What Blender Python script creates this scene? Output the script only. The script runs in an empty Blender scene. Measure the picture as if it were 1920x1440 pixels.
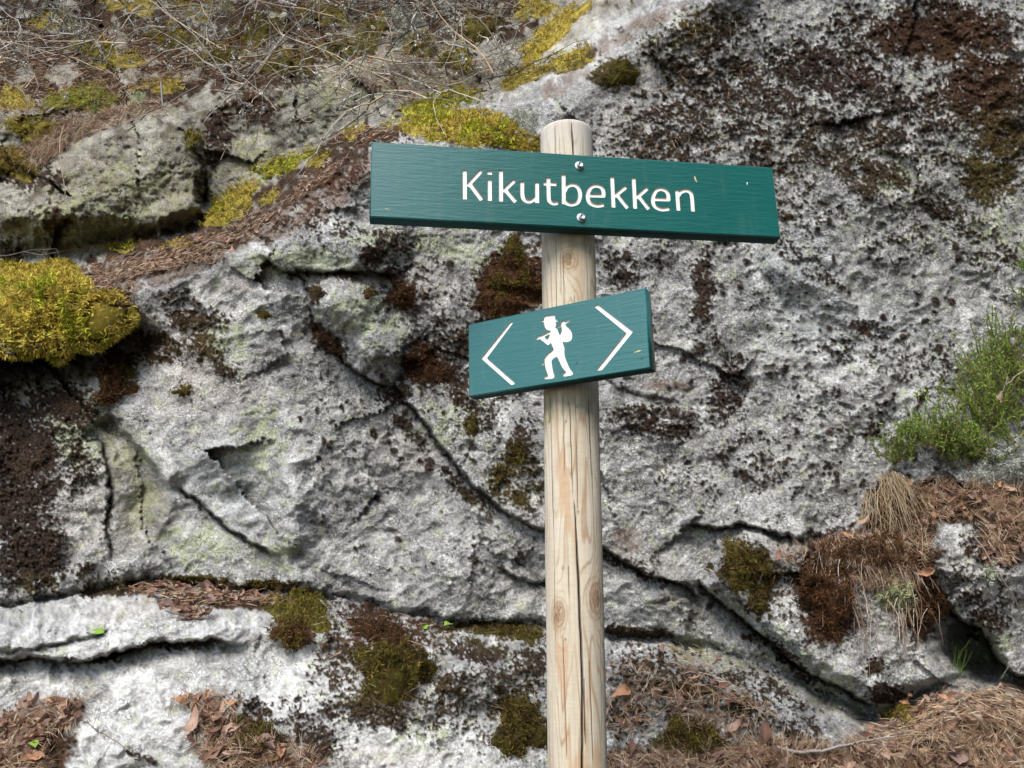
import bpy, math, random
import numpy as np
from mathutils import Vector, Matrix
from mathutils.geometry import delaunay_2d_cdt
rnd = random.Random(7)
rng = np.random.default_rng(11)
scene = bpy.context.scene
COL = scene.collection

# ------------------------------------------------------------------ camera
F = 1450.0                       # focal length in pixels of a 1920 wide picture
PITCH = math.radians(14)
EYE = np.array([0.0, 0.0, 1.5])
RIGHT = np.array([1.0, 0, 0])
UP = np.array([0, -math.sin(PITCH), math.cos(PITCH)])
FWD = np.array([0, math.cos(PITCH), math.sin(PITCH)])
cam_d = bpy.data.cameras.new('camera')
cam_d.sensor_width = 36
cam_d.lens = 36 * F / 1920
cam_d.clip_start = 0.05
cam_d.clip_end = 2000
cam = bpy.data.objects.new('camera', cam_d)
COL.objects.link(cam)
cam.location = EYE
cam.rotation_euler = (math.radians(90) + PITCH, 0, 0)
scene.camera = cam

# ------------------------------------------------------------------ world, sun, exposure
SUN_EL, SUN_AZ = math.radians(50), math.radians(-160)     # azimuth from +Y towards +X : behind the camera, to its left
world = bpy.data.worlds.new('World')
scene.world = world
world.use_nodes = True
nt = world.node_tree
bg = nt.nodes['Background']
sky = nt.nodes.new('ShaderNodeTexSky')
sky.sky_type = 'NISHITA'
sky.sun_disc = False
sky.sun_elevation = SUN_EL
sky.sun_rotation = SUN_AZ
sky.air_density = 1.0
sky.dust_density = 1.2
sky.ozone_density = 1.0
nt.links.new(sky.outputs[0], bg.inputs[0])
bg.inputs[1].default_value = 0.15
sun_d = bpy.data.lights.new('sun', 'SUN')
sun_d.energy = 2.2
sun_d.angle = math.radians(32)
sun_d.color = (1.0, 0.95, 0.87)
sun = bpy.data.objects.new('sun', sun_d)
COL.objects.link(sun)
sdir = Vector((math.sin(SUN_AZ) * math.cos(SUN_EL), math.cos(SUN_AZ) * math.cos(SUN_EL), math.sin(SUN_EL)))
sun.rotation_euler = sdir.to_track_quat('Z', 'Y').to_euler()
scene.view_settings.view_transform = 'Standard'
scene.view_settings.look = 'None'
scene.view_settings.exposure = 1.02
scene.view_settings.gamma = 1
scene.view_settings.use_curve_mapping = False

# ------------------------------------------------------------------ helpers
def tag(o, label=None, cat=None, group=None, kind=None):
    if label: o['label'] = label
    if cat: o['category'] = cat
    if group: o['group'] = group
    if kind: o['kind'] = kind
    return o

def empty(name, loc, label, cat, group=None):
    o = bpy.data.objects.new(name, None)
    o.empty_display_size = 0.05
    COL.objects.link(o)
    o.location = loc
    return tag(o, label, cat, group)

def mesh_np(name, V, faces, mat, parent=None, color=None, smooth=False, origin=None, mats=None, midx=None):
    """V (n,3); faces: int array (m,3|4) or list of such arrays"""
    V = np.asarray(V, dtype=np.float32)
    if origin is not None:
        V = V - np.asarray(origin, dtype=np.float32)
    fl = faces if isinstance(faces, list) else [faces]
    fl = [np.asarray(f, dtype=np.int32) for f in fl if len(f)]
    loops = np.concatenate([f.ravel() for f in fl])
    tot = np.concatenate([np.full(len(f), f.shape[1], np.int32) for f in fl])
    start = np.concatenate([[0], np.cumsum(tot)[:-1]]).astype(np.int32)
    me = bpy.data.meshes.new(name)
    me.vertices.add(len(V)); me.vertices.foreach_set('co', V.ravel())
    me.loops.add(len(loops)); me.loops.foreach_set('vertex_index', loops)
    me.polygons.add(len(tot)); me.polygons.foreach_set('loop_start', start)
    me.polygons.foreach_set('loop_total', tot)
    if smooth: me.polygons.foreach_set('use_smooth', np.ones(len(tot), bool))
    for m in (mats or [mat]): me.materials.append(m)
    if midx is not None: me.polygons.foreach_set('material_index', np.asarray(midx, np.int32))
    me.update(calc_edges=True)
    if color is not None:
        a = me.color_attributes.new('albedo', 'FLOAT_COLOR', 'POINT')
        c = np.ones((len(V), 4), np.float32); c[:, :np.shape(color)[1]] = color
        a.data.foreach_set('color', c.ravel())
    me.validate()
    o = bpy.data.objects.new(name, me)
    COL.objects.link(o)
    if parent is not None:
        o.parent = parent
    elif origin is not None:
        o.location = origin
    return o

_perm = rng.permutation(4096)
_gx = np.cos(rng.uniform(0, 2 * np.pi, 4096)); _gy = np.sin(rng.uniform(0, 2 * np.pi, 4096))
def perlin(x, y):
    xi = np.floor(x).astype(np.int64); yi = np.floor(y).astype(np.int64)
    xf = x - xi; yf = y - yi
    u = xf * xf * xf * (xf * (xf * 6 - 15) + 10); v = yf * yf * yf * (yf * (yf * 6 - 15) + 10)
    def g(ix, iy, dx, dy):
        h = _perm[(_perm[ix & 4095] + iy) & 4095]
        return _gx[h] * dx + _gy[h] * dy
    a = g(xi, yi, xf, yf); b = g(xi + 1, yi, xf - 1, yf)
    c = g(xi, yi + 1, xf, yf - 1); d = g(xi + 1, yi + 1, xf - 1, yf - 1)
    return ((a + u * (b - a)) * (1 - v) + (c + u * (d - c)) * v) * 1.5
def fbm(x, y, o=4, gain=0.5):
    s = 0; a = 1; t = 0
    for i in range(o):
        s = s + a * perlin(x + 17.3 * i, y - 9.1 * i); t += a; a *= gain; x = x * 2.03; y = y * 2.03
    return s / t
def ridged(x, y, o=3):
    s = 0; a = 1; t = 0
    for i in range(o):
        s = s + a * (1 - 2 * np.abs(perlin(x + 31.7 * i, y + 5.3 * i))); t += a; a *= 0.55; x = x * 2.1; y = y * 2.1
    return s / t
def sstep(a, b, x):
    t = np.clip((x - a) / (b - a), 0, 1)
    return t * t * (3 - 2 * t)
def mix(a, b, m):
    m = m[..., None]
    return a * (1 - m) + np.asarray(b) * m

def unproject(u, v, Z):
    u = np.asarray(u, float)[..., None]; v = np.asarray(v, float)[..., None]; Z = np.asarray(Z, float)[..., None]
    return EYE + Z * (FWD + (u - 960) / F * RIGHT + (720 - v) / F * UP)

# ------------------------------------------------------------------ rock surface: one continuous relief, later divided at its cracks
ST = 2.4
def lines(lo, hi, lo2, hi2):
    a = [lo]; s = ST
    while a[-1] > lo2: s = min(s * 1.18, 11 if lo - a[-1] < 360 else 50); a.append(a[-1] - s)
    b = [hi]; s = ST
    while b[-1] < hi2: s = min(s * 1.18, 11 if b[-1] - hi < 360 else 50); b.append(b[-1] + s)
    return np.concatenate([a[::-1][:-1], np.arange(lo, hi, ST), b])
GU = lines(-40, 1960, -1100, 3020)
GV = lines(-40, 1480, -1000, 2750)
U, V_ = np.meshgrid(GU, GV)
# wobble the drawing of every crack
WU = U + 13 * fbm(U / 60, V_ / 60, 3) + 5.5 * fbm(U / 15 + 9, V_ / 15, 3)
WV = V_ + 11 * fbm(U / 60 + 40, V_ / 60 + 7, 3) + 5.5 * fbm(U / 15 + 77, V_ / 15, 3)

def seg_sd(poly, X, Y):
    best = np.full(X.shape, 1e9); sd = np.zeros(X.shape); tt = np.zeros(X.shape)
    L = [math.dist(poly[i], poly[i + 1]) for i in range(len(poly) - 1)]; tot = sum(L); acc = 0
    for i in range(len(poly) - 1):
        ax, ay = poly[i]; bx, by = poly[i + 1]; dx, dy = bx - ax, by - ay
        t = np.clip(((X - ax) * dx + (Y - ay) * dy) / (dx * dx + dy * dy), 0, 1)
        ex, ey = X - ax - t * dx, Y - ay - t * dy
        d = np.hypot(ex, ey); m = d < best
        best = np.where(m, d, best)
        sd = np.where(m, np.where(dx * ey - dy * ex < 0, d, -d), sd)     # + on the upper side of a left-to-right line
        tt = np.where(m, (acc + t * L[i]) / tot, tt); acc += L[i]
    return sd, tt
def box(poly, mg):
    xs = [p[0] for p in poly]; ys = [p[1] for p in poly]
    i0, i1 = np.searchsorted(GU, [min(xs) - mg, max(xs) + mg]); j0, j1 = np.searchsorted(GV, [min(ys) - mg, max(ys) + mg])
    return slice(j0, j1), slice(i0, i1)
def pip(poly, X, Y):
    c = np.zeros(X.shape, bool); n = len(poly)
    for i in range(n):
        x1, y1 = poly[i]; x2, y2 = poly[(i + 1) % n]
        if y1 == y2: continue
        m = ((y1 > Y) != (y2 > Y)) & (X < (x2 - x1) * (Y - y1) / (y2 - y1) + x1)
        c ^= m
    return c
def poly_sd(poly, X, Y):
    d, _ = seg_sd(poly + [poly[0]], X, Y)
    return np.where(pip(poly, X, Y), np.abs(d), -np.abs(d))              # + inside
def ell(cu, cv, ru, rv, rot=0, X=None, Y=None):
    X = WU if X is None else X; Y = WV if Y is None else Y
    c, s = math.cos(math.radians(rot)), math.sin(math.radians(rot))
    x = (X - cu) * c + (Y - cv) * s; y = -(X - cu) * s + (Y - cv) * c
    return np.hypot(x / ru, y / rv)

# ---- big form (depth along the view axis, metres)
vv = np.clip(V_, -1000, 2750)
Z = 2.12 + 0.78 * (1440 - vv) / 1440
Z = Z + 0.05 * fbm(U / 420, V_ / 420, 3) * 1.6
below = np.clip(vv - 1440, 0, None)
Z += -below * 0.00015
RIDGE = [(-1200, 640), (-300, 600), (0, 590), (200, 540), (330, 490), (470, 440), (560, 385), (640, 325), (720, 275), (860, 255), (990, 225), (1060, 160), (1150, 90), (1250, 20), (1420, -120), (1800, -500)]
sr, _ = seg_sd(RIDGE, WU, WV)
Z += 0.62 * sstep(-25, 95, sr) + np.clip(sr - 60, 0, 2000) * 0.0006
Z += -0.05 * np.exp(-np.abs(sr + 40) / 60) * (sr < 40)
Z += np.clip(215 - vv - np.clip(U - 350, 0, 400) * 0.25, 0, 1200) * 0.0032 * sstep(0, 80, sr)
Z += np.clip(-60 - vv, 0, 1000) * 0.002

def bulge(cu, cv, ru, rv, rot, h, p=2.0):
    b = box([(cu - max(ru, rv) * 2.2, cv - max(ru, rv) * 2.2), (cu + max(ru, rv) * 2.2, cv + max(ru, rv) * 2.2)], 5)
    e = ell(cu, cv, ru, rv, rot, WU[b], WV[b])
    Z[b] -= h * np.exp(-e ** p)
def crack(poly, au, wu, al, wl, soft=2.2, taper=0.12, g=0.0, wg=5, fold=False):
    b = box(poly, 4 * max(wu, wl) + 20)
    s, t = seg_sd(poly, WU[b], WV[b])
    k = sstep(0, taper, t) * sstep(0, taper, 1 - t) if taper else 1.0
    soft = soft * (1 if fold else .55)
    side = 1 / (1 + np.exp(-np.clip(s / soft, -30, 30)))
    if not fold: CRK[b] = np.maximum(CRK[b], np.exp(-((s + 1.5) / 3.4) ** 2) * k * min(1, (au + al) * 14) + .45 * np.exp(-np.abs(s + 6) / 9) * k)
    if not fold: au, al, wl = au * 0.62, al * 0.6, wl * 0.6
    d = -au * np.exp(-np.clip(s, 0, None) / wu) * side + al * np.exp(np.clip(s, None, 0) / wl) * (1 - side)
    d += (0 if fold else 0.35) * max(au, al) * np.exp(-((s + 2) / 3.2) ** 2)
    Z[b] += d * k

CRK = np.zeros(U.shape)
# back boulder and the hollow beside it
BOULDER = [(-60, 345), (60, 330), (110, 290), (200, 235), (290, 205), (350, 215), (385, 260), (395, 320), (388, 400), (300, 440), (150, 470), (-60, 490)]
b = box(BOULDER, 60); sb = poly_sd(BOULDER, WU[b], WV[b])
Z[b] -= (0.24 * sstep(-4, 30, sb) + 0.10 * sstep(20, 130, sb)) * (1 - .75 * sstep(400, 470, WV[b]))
bulge(330, 400, 55, 26, -10, 0.12, 4)
bulge(-20, 420, 60, 60, 0, -0.06)
crack([(280, 210), (350, 250), (385, 320), (390, 400)], -0.04, 25, 0.10, 30)
bulge(470, 230, 60, 90, 15, -0.16); bulge(620, 190, 120, 60, 0, 0.10)
crack([(90, 500), (105, 430), (140, 400)], 0.05, 15, 0.08, 25)
# dark hollow beneath the moss cushion, dark block at the left
crack([(-200, 695), (-40, 682), (100, 655), (180, 640), (225, 610), (248, 575)], 0.16, 60, 0.80, 75, 4, 0.08)
bulge(190, 720, 30, 45, 25, 0.10)
bulge(40, 900, 120, 180, 0, -0.05)
# left facets
crack([(205, 770), (245, 830), (290, 880), (322, 925)], 0.05, 60, 0.085, 55, 2.0, fold=True)
crack([(322, 922), (312, 975), (285, 1015), (240, 1060), (205, 1100)][::-1], 0.07, 42, -0.055, 60, 4, 0.1, fold=True)
crack([(322, 912), (390, 960), (450, 1005), (535, 1050)], 0.04, 50, 0.06, 30, 1.8)
crack([(120, 1090), (150, 1050), (190, 1000), (198, 950)], -0.03, 30, -0.05, 50, 4, fold=True)
crack([(205, 1060), (196, 980), (206, 900), (185, 820)], 0.02, 18, 0.05, 18, 2.5)
bulge(258, 975, 42, 60, 20, -0.06)
bulge(545, 980, 22, 150, 3, 0.035); bulge(600, 1000, 45, 120, 0, -0.035)
bulge(440, 950, 60, 60, 20, -0.025)
bulge(740, 960, 120, 110, 0, -0.045); bulge(560, 960, 60, 160, 5, 0.045); bulge(420, 820, 130, 80, 0, 0.05); bulge(860, 1040, 80, 70, 0, 0.04)
# shelf with the rounded lip above the middle
crack([(480, 470), (520, 505), (600, 512), (700, 505), (760, 520)], 0.10, 70, 0.05, 45, 4)
bulge(640, 460, 130, 40, 5, 0.06)
# knob
crack([(575, 520), (585, 590), (620, 660), (680, 700), (740, 735)], 0.11, 75, 0.045, 40, 2.4)
bulge(655, 575, 70, 52, 30, 0.12, 3); bulge(715, 655, 50, 40, 30, 0.11, 3); bulge(700, 470, 40, 25, 0, .05); bulge(545, 560, 50, 40, 0, .05); bulge(720, 545, 60, 45, 0, 0.03)
# long diagonal crack
crack([(700, 700), (780, 770), (830, 840), (880, 900), (940, 960), (1020, 990), (1120, 1030)], 0.085, 90, 0.03, 30, 2.0)
crack([(1050, 1005), (1140, 1030), (1200, 1070), (1290, 1100), (1330, 1130)], 0.09, 50, 0.05, 30, 2.2)
crack([(925, 1060), (970, 1085), (1060, 1095), (1140, 1130)], 0.05, 40, 0.03, 30, 3)
bulge(850, 600, 60, 60, 0, 0.03); bulge(800, 560, 45, 70, 20, 0.04); bulge(950, 830, 90, 80, 30, 0.04)
# small block beside the post
crack([(1290, 1120), (1298, 1160), (1285, 1195)], 0.0, 20, -0.07, 60, 2.5, 0.05)
bulge(1200, 1120, 80, 60, 10, 0.05)
# big smooth right hand face
bulge(1420, 820, 260, 260, 20, 0.05); bulge(1600, 450, 200, 220, 0, 0.05); bulge(1240, 300, 160, 200, 20, 0.05)
crack([(1270, 985), (1340, 990), (1400, 985), (1470, 1005), (1530, 1012)], 0.07, 60, 0.05, 25, 2.2)
crack([(1120, 700), (1190, 740), (1290, 760)], 0.025, 50, 0.015, 30, 5)
# angular block
BLOCK = [(1308, 1090), (1335, 1010), (1400, 988), (1530, 1018), (1640, 1000), (1700, 1010), (1735, 1120), (1790, 1290), (1650, 1330), (1500, 1250), (1400, 1165)]
b = box(BLOCK, 60); sb = poly_sd(BLOCK, WU[b], WV[b])
Z[b] -= 0.09 * sstep(-3, 35, sb)
crack([(1305, 1085), (1400, 1168), (1500, 1252), (1650, 1330)], 0.11, 60, 0.14, 30, 2.0, 0.06)
# right block with the cave
crack([(1765, 1120), (1800, 1165), (1850, 1200), (1890, 1260), (1960, 1300), (2060, 1320)], 0.10, 90, 0.26, 60, 3, 0.06)
bulge(1820, 1040, 110, 70, 20, 0.07, 3)
bulge(1822, 1222, 62, 34, 38, -0.32, 4)
# ledge along the bottom
LEDGE = [(-1200, 1160), (-60, 1145), (80, 1122), (200, 1098), (290, 1088), (420, 1108), (520, 1108), (650, 1122), (740, 1145), (860, 1172), (1030, 1172), (1140, 1192), (1280, 1200), (1380, 1230), (1480, 1270), (1650, 1345), (1800, 1270), (1960, 1290), (3100, 1300)]
sl, _ = seg_sd(LEDGE, WU, WV)
dn = np.clip(-sl, 0, None)
Z -= 0.30 * sstep(0, 80, dn) + 0.10 * sstep(60, 400, dn)
Z += 0.05 * np.exp(-(sl / 9) ** 2)
crack([(-300, 1255), (-60, 1238), (60, 1232), (140, 1240), (210, 1225), (290, 1205), (400, 1200), (470, 1215)], 0.09, 45, 0.09, 35, 3, 0.1)
bulge(170, 1360, 190, 90, -12, 0.06); bulge(60, 1180, 90, 40, 0, 0.02)
crack([(215, 1185), (160, 1195), (60, 1215), (-40, 1220)][::-1], 0.02, 30, 0.02, 20, 2.5)
bulge(560, 1230, 120, 40, 10, -0.04); bulge(900, 1280, 60, 40, 0, 0.06, 4); bulge(740, 1290, 90, 80, 0, 0.04)
Z = Z - np.clip(dn - 250, 0, 1500) * 0.00035

# ---- flat fracture facets with crisp broken edges
fr = np.random.default_rng(5)
bi = 1e9 * np.ones(U.shape); hi_ = np.zeros(U.shape); b2_ = bi.copy()
qx = WU * .86 + WV * .5 + 10 * fbm(U / 9, V_ / 9 + 4, 2); qy = (-WU * .5 + WV * .86) * 1.5
for i in range(150):
    px_, py_ = fr.uniform(-60, 1980), fr.uniform(150, 1500); fx, fy = px_ * .86 + py_ * .5, (-px_ * .5 + py_ * .86) * 1.5
    o_, tx, ty = fr.normal() * .011, fr.normal() * .00016, fr.normal() * .00020 - .00006
    d_ = np.hypot(qx - fx, qy - fy); m_ = d_ < bi
    b2_ = np.where(m_, bi, np.minimum(b2_, d_)); bi = np.where(m_, d_, bi)
    hi_ = np.where(m_, o_ + tx * (qx - fx) + ty * (qy - fy), hi_)
facet_w = np.clip(0.30 + 0.9 * sstep(-.1, .35, fbm(U / 240 + 31, V_ / 240, 2)), 0, 1.2) * sstep(20, -60, sr) * (1 - .75 * sstep(0, 30, dn))
Z -= hi_ * facet_w
CRK = np.maximum(CRK, .55 * np.exp(-((b2_ - bi) / 3.0) ** 2) * sstep(.5, .9, facet_w))
# ---- roughness of the stone
GRIT = np.clip(0.80 + 0.35 * fbm(U / 130 + 3, V_ / 130 + 60, 3), 0, 1)
GRIT *= 1 - .72 * sstep(0, 25, dn) * sstep(1050, 900, U)
for e_ in [(360, 930, 230, 150, 0, .55), (760, 980, 200, 130, 0, .35), (1210, 1110, 90, 60, 0, .4), (1580, 640, 170, 110, 20, .45), (1100, 90, 120, 60, -30, .6), (430, 560, 80, 60, 0, .4), (1460, 880, 120, 80, 0, .3)]:
    GRIT *= 1 - e_[5] * np.exp(-ell(*e_[:5]) ** 3)
mpp = Z / F
strat = fbm((U * 0.8 - V_ * 0.45) / 70, (U * 0.5 + V_) / 16, 4)
bil = lambda x, y: 1 - 2.2 * np.abs(perlin(x, y)) - 0.9 * np.abs(perlin(x * 2.1 + 7, y * 2.1))
w2x, w2y = U + 22 * fbm(U / 70 + 3, V_ / 70, 3), V_ + 22 * fbm(U / 70 + 60, V_ / 70 + 5, 3)
lump_m = sstep(-0.35, 0.35, fbm(U / 260 + 15, V_ / 260 + 2, 2))
Zr = Z - 0.014 * fbm(U / 95 + 3, V_ / 95, 4) - 0.0035 * strat + (0.010 + 0.012 * lump_m) * -bil(w2x / 75, w2y / 60) * 0.6 - 0.0036 * (0.2 + GRIT) * bil(w2x / 26 + 9, w2y / 22)
rough = sstep(-0.3, 0.4, fbm(U / 170 + 5, V_ / 170 + 1, 3))
wx, wy = U + 5 * perlin(U / 16, V_ / 16), V_ + 5 * perlin(U / 16 + 50, V_ / 16)
crust = ridged(wx / 15, wy / 15, 3)
pits = sstep(0.25, 0.6, perlin(wx / 9 + 3, wy / 9))
fine = perlin(U / 5.3, V_ / 5.3) + 0.5 * perlin(U / 4.1 + 50, V_ / 4.1 + 8)
near = sstep(-560, -480, U) * sstep(2480, 2400, U) * sstep(-560, -480, V_) * sstep(1980, 1900, V_)
Zr -= near * ((0.25 + 0.95 * GRIT) * ((0.0026 + 0.0030 * rough) * crust + 0.0022 * fine - 0.0032 * pits * rough))

# ------------------------------------------------------------------ what grows on the stone (albedo painted as patches of growth)
def field(lst, hard=1.0):
    f = np.zeros(U.shape)
    for cu, cv, ru, rv, rot, w in lst:
        r = max(ru, rv) * 1.9
        bb = box([(cu - r, cv - r), (cu + r, cv + r)], 2)
        e = ell(cu, cv, ru, rv, rot, WU[bb], WV[bb])
        f[bb] = np.maximum(f[bb], w * np.exp(-e ** 3))
    return f
DARK = [(860, 1330, 170, 60, 10, .50), (800, 1200, 190, 40, 5, .52), (640, 1260, 90, 80, 30, .50), (940, 1260, 90, 90, 0, .52), (560, 1340, 90, 50, 20, .48), (1250, 1270, 150, 70, 20, .56), (1420, 1290, 140, 50, 30, .55), (1480, 1110, 90, 110, 20, .46), (1840, 1110, 110, 100, 0, .48), (590, 1160, 90, 50, 0, .5),
  (640, 430, 110, 30, 20, .52), (760, 520, 90, 70, 45, .50), (850, 640, 110, 60, 50, .52), (900, 760, 90, 80, 60, .50), (960, 900, 80, 90, 40, .52), (760, 800, 90, 20, 48, .6), (870, 920, 90, 18, 42, .62), (1180, 1060, 110, 16, 25, .6), (1480, 1240, 130, 20, 38, .62),
  (1450, 180, 260, 60, 35, .60), (1640, 160, 230, 50, 40, .62), (1300, 150, 160, 60, 40, .6), (1560, 300, 240, 40, 35, .58), (1780, 400, 200, 45, 30, .56), (1350, 420, 90, 40, 50, .5), (1500, 480, 140, 30, 35, .5),  # brown black crust moss : u v ru rv rot density
    (1260, 250, 150, 110, 0, .62), (1400, 200, 120, 100, 30, .6), (1540, 130, 170, 90, 0, .66), (1760, 60, 190, 80, 0, .78), (1850, 170, 110, 100, 0, .8),
    (1620, 250, 160, 60, 15, .62), (1640, 330, 110, 50, 10, .66), (1850, 330, 90, 60, 30, .75), (1880, 250, 90, 80, 0, .72), (1330, 60, 120, 70, 0, .62),
    (1450, 300, 120, 70, 20, .55), (1600, 60, 120, 70, 0, .55), (1750, 210, 90, 70, 0, .62), (1740, 300, 60, 50, 0, .5), (1500, 400, 160, 80, 0, .45), (1700, 450, 150, 60, -10, .42), (1880, 480, 90, 60, 0, .5),
    (1240, 340, 170, 45, 0, .55), (1320, 540, 34, 110, 5, .72), (1160, 500, 60, 60, 0, .58), (1250, 480, 60, 40, 0, .45), (1230, 790, 120, 45, 5, .66), (1360, 740, 50, 100, 15, .62),
    (1420, 860, 110, 70, 30, .48), (1330, 650, 60, 60, 0, .45), (1690, 680, 110, 60, 0, .46), (1620, 620, 70, 25, 10, .6), (1580, 655, 45, 28, 0, .62), (1760, 690, 30, 60, 10, .5), (1640, 800, 30, 60, 20, .55),
    (1560, 900, 120, 100, 0, .36), (1300, 900, 120, 60, 0, .33), (1600, 800, 200, 100, 0, .34), (1200, 620, 40, 100, 0, .4), (1480, 560, 160, 100, 0, .33),
    (740, 455, 70, 30, 10, .66), (700, 480, 30, 25, 0, .8), (965, 530, 100, 75, -20, .86), (900, 620, 60, 40, 0, .6), (750, 560, 35, 30, 0, .8), (800, 680, 70, 60, 30, .74), (745, 740, 40, 30, 0, .7),
    (860, 720, 30, 70, 0, .66), (885, 800, 15, 32, 0, .85), (975, 830, 40, 60, 10, .62), (940, 900, 40, 60, -30, .6), (985, 930, 40, 40, 0, .6), (610, 640, 60, 22, 45, .8), (590, 550, 20, 25, 0, .75), (640, 520, 50, 14, 0, .66),
    (370, 600, 80, 32, 5, .72), (300, 650, 70, 45, 20, .66), (380, 650, 60, 40, 30, .62), (420, 690, 40, 25, 0, .66), (330, 560, 60, 30, 0, .5), (225, 690, 60, 60, 0, .6), (560, 520, 30, 15, 0, .5),
    (40, 880, 95, 200, 8, .78), (120, 760, 90, 60, 0, .74), (60, 1040, 80, 90, 0, .85), (150, 870, 50, 90, 10, .58), (200, 960, 12, 70, 5, .6), (180, 1080, 70, 30, 0, .55), (0, 760, 90, 60, 0, .66),
    (230, 1105, 120, 14, -5, .78), (350, 1088, 110, 12, 0, .8), (500, 1098, 70, 16, 0, .8), (700, 1150, 70, 18, 15, .74), (820, 1175, 80, 18, 5, .66), (940, 1180, 120, 22, 3, .8), (1190, 1185, 90, 14, 3, .9),
    (650, 1210, 60, 35, 20, .62), (740, 1240, 80, 75, 0, .86), (720, 1190, 60, 30, 10, .8), (700, 1330, 110, 45, 10, .72), (850, 1290, 60, 40, 20, .66), (960, 1320, 70, 70, 0, .66), (900, 1220, 90, 30, 5, .66), (1000, 1250, 40, 70, 0, .62),
    (590, 1390, 60, 40, 20, .72), (480, 1330, 80, 26, 25, .62), (620, 1340, 30, 20, 0, .66), (560, 1175, 55, 45, 0, .85), (330, 1210, 90, 12, 0, .6), (180, 1235, 80, 9, 0, .55), (270, 1420, 45, 12, 20, .6), (30, 1360, 40, 40, 0, .6),
    (1210, 1260, 70, 50, 20, .66), (1300, 1290, 90, 50, 25, .64), (1400, 1330, 90, 45, 25, .6), (1180, 1340, 50, 60, 0, .6), (1500, 1370, 60, 40, 0, .6), (1390, 1060, 60, 60, 0, .75), (1420, 1130, 30, 50, 20, .6),
    (1550, 1120, 60, 110, 0, .93), (1730, 1130, 40, 90, 0, .9), (1640, 1030, 110, 40, 0, .9), (1690, 980, 60, 60, 0, .9), (1640, 1250, 30, 25, 0, .8), (1660, 1300, 50, 25, 0, .8), (1850, 1010, 60, 60, 0, .66), (1850, 1160, 60, 60, 20, .6), (1560, 1000, 60, 15, 0, .66),
    (1150, 140, 45, 40, 0, .8), (1090, 110, 50, 18, -25, .8), (640, 330, 90, 34, -35, .58), (560, 400, 120, 40, -25, .5), (700, 260, 80, 26, -10, .85), (480, 190, 60, 60, 0, .72), (410, 250, 30, 80, 10, .7), (540, 140, 80, 30, -10, .7), (300, 170, 70, 30, 0, .6),
    (60, 330, 100, 30, 10, .7), (100, 420, 26, 46, 10, .8), (10, 470, 40, 30, 0, .75), (380, 350, 16, 70, 0, .6), (450, 420, 80, 30, -20, .6), (500, 500, 40, 15, 0, .5)]
dfield = field(DARK)
wx0, wy0 = wx, wy
wx, wy = wx0 * .8 + wy0 * .35, (-wx0 * .35 + wy0 * .8) * 1.35
mn = 0.5 + 0.5 * (0.40 * fbm(wx / 30, wy / 30, 3) * 1.5 + 0.62 * fbm(wx / 9 + 8, wy / 9, 3) * 1.3 + 0.28 * fine)
dfield = dfield * (1 - 0.04 * (U > 1130) * (V_ < 900))
dark = sstep(0.0, 0.12, dfield + 0.08 - mn - 0.05 * fine - 0.06 * crust) * (dfield > 0.05)
wx, wy = wx0, wy0
specks = sstep(0.42, 0.6, perlin(wx / 8 + 60, wy / 8) + 0.35 * perlin(wx / 40, wy / 40 + 9)) * sstep(-0.15, 0.25, fbm(U / 120 + 9, V_ / 120, 2))
dark = np.maximum(dark, 0.85 * specks * (U > 560))
dr = np.random.default_rng(3)
for (x0_, x1_, y0_, y1_, n_) in [(1280, 1820, 440, 960, 130), (560, 960, 640, 1080, 34), (1150, 1900, 20, 440, 90), (1320, 1480, 1000, 1200, 20), (700, 1010, 470, 900, 40), (600, 760, 1150, 1330, 30)]:
    for _ in range(n_):
        a_, b0, rr_ = dr.uniform(x0_, x1_), dr.uniform(y0_, y1_), dr.choice([3.5, 4.5, 5.5, 7.5])
        bb = box([(a_ - 14, b0 - 14), (a_ + 14, b0 + 14)], 2)
        dark[bb] = np.maximum(dark[bb], sstep(1.25, .8, ell(a_, b0, rr_, rr_ * dr.uniform(.6, 1), dr.uniform(0, 180), WU[bb], WV[bb])))
# raised clumps of moss
Zr -= near * dark * (0.006 + 0.004 * crust + 0.003 * fine)

tone = fbm(U / 210, V_ / 210 + 3, 3)
tone2 = fbm(wx / 26, wy / 26, 3)
C = np.empty(U.shape + (3,))
g = 0.31 + 0.09 * tone + 0.13 * tone2 + 0.07 * fine
C[...] = g[..., None] * np.array([1.0, 0.985, 0.94])
# darker mineral grain between pale crust lichen
grain = sstep(0.12, -0.35, crust + 0.5 * fine)
C = mix(C, (0.060, 0.056, 0.053), 0.9 * grain * (0.5 + 0.5 * rough) * (0.15 + 0.95 * GRIT))
white = sstep(0.05, 0.45, fbm(wx / 48 + 4, wy / 48, 4) + 0.12 * fine)
WH = field([(250, 1170, 260, 60, -5, .8), (180, 1360, 240, 90, -10, 1), (540, 1270, 120, 80, 10, .7), (820, 1400, 220, 60, 5, 1), (1200, 1220, 60, 30, 0, .9), (1700, 1230, 80, 90, 0, .9), (1860, 1110, 80, 60, 0, .9),
            (1080, 90, 120, 60, -30, .7), (430, 560, 90, 40, 0, .55), (340, 700, 70, 40, 0, .4), (1420, 1010, 90, 25, 10, .7), (1480, 1150, 90, 90, 30, .7), (1350, 1240, 120, 50, 30, .6), (550, 950, 40, 170, 3, .5), (1600, 700, 220, 160, 20, .3), (280, 230, 60, 20, -20, .6)])
C = mix(C, (0.62, 0.615, 0.585), np.clip(0.55 * white * (0.8 + 0.5 * crust) + 0.66 * WH * (0.85 + 0.5 * tone2 + 0.35 * fine), 0, 0.95))
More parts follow.
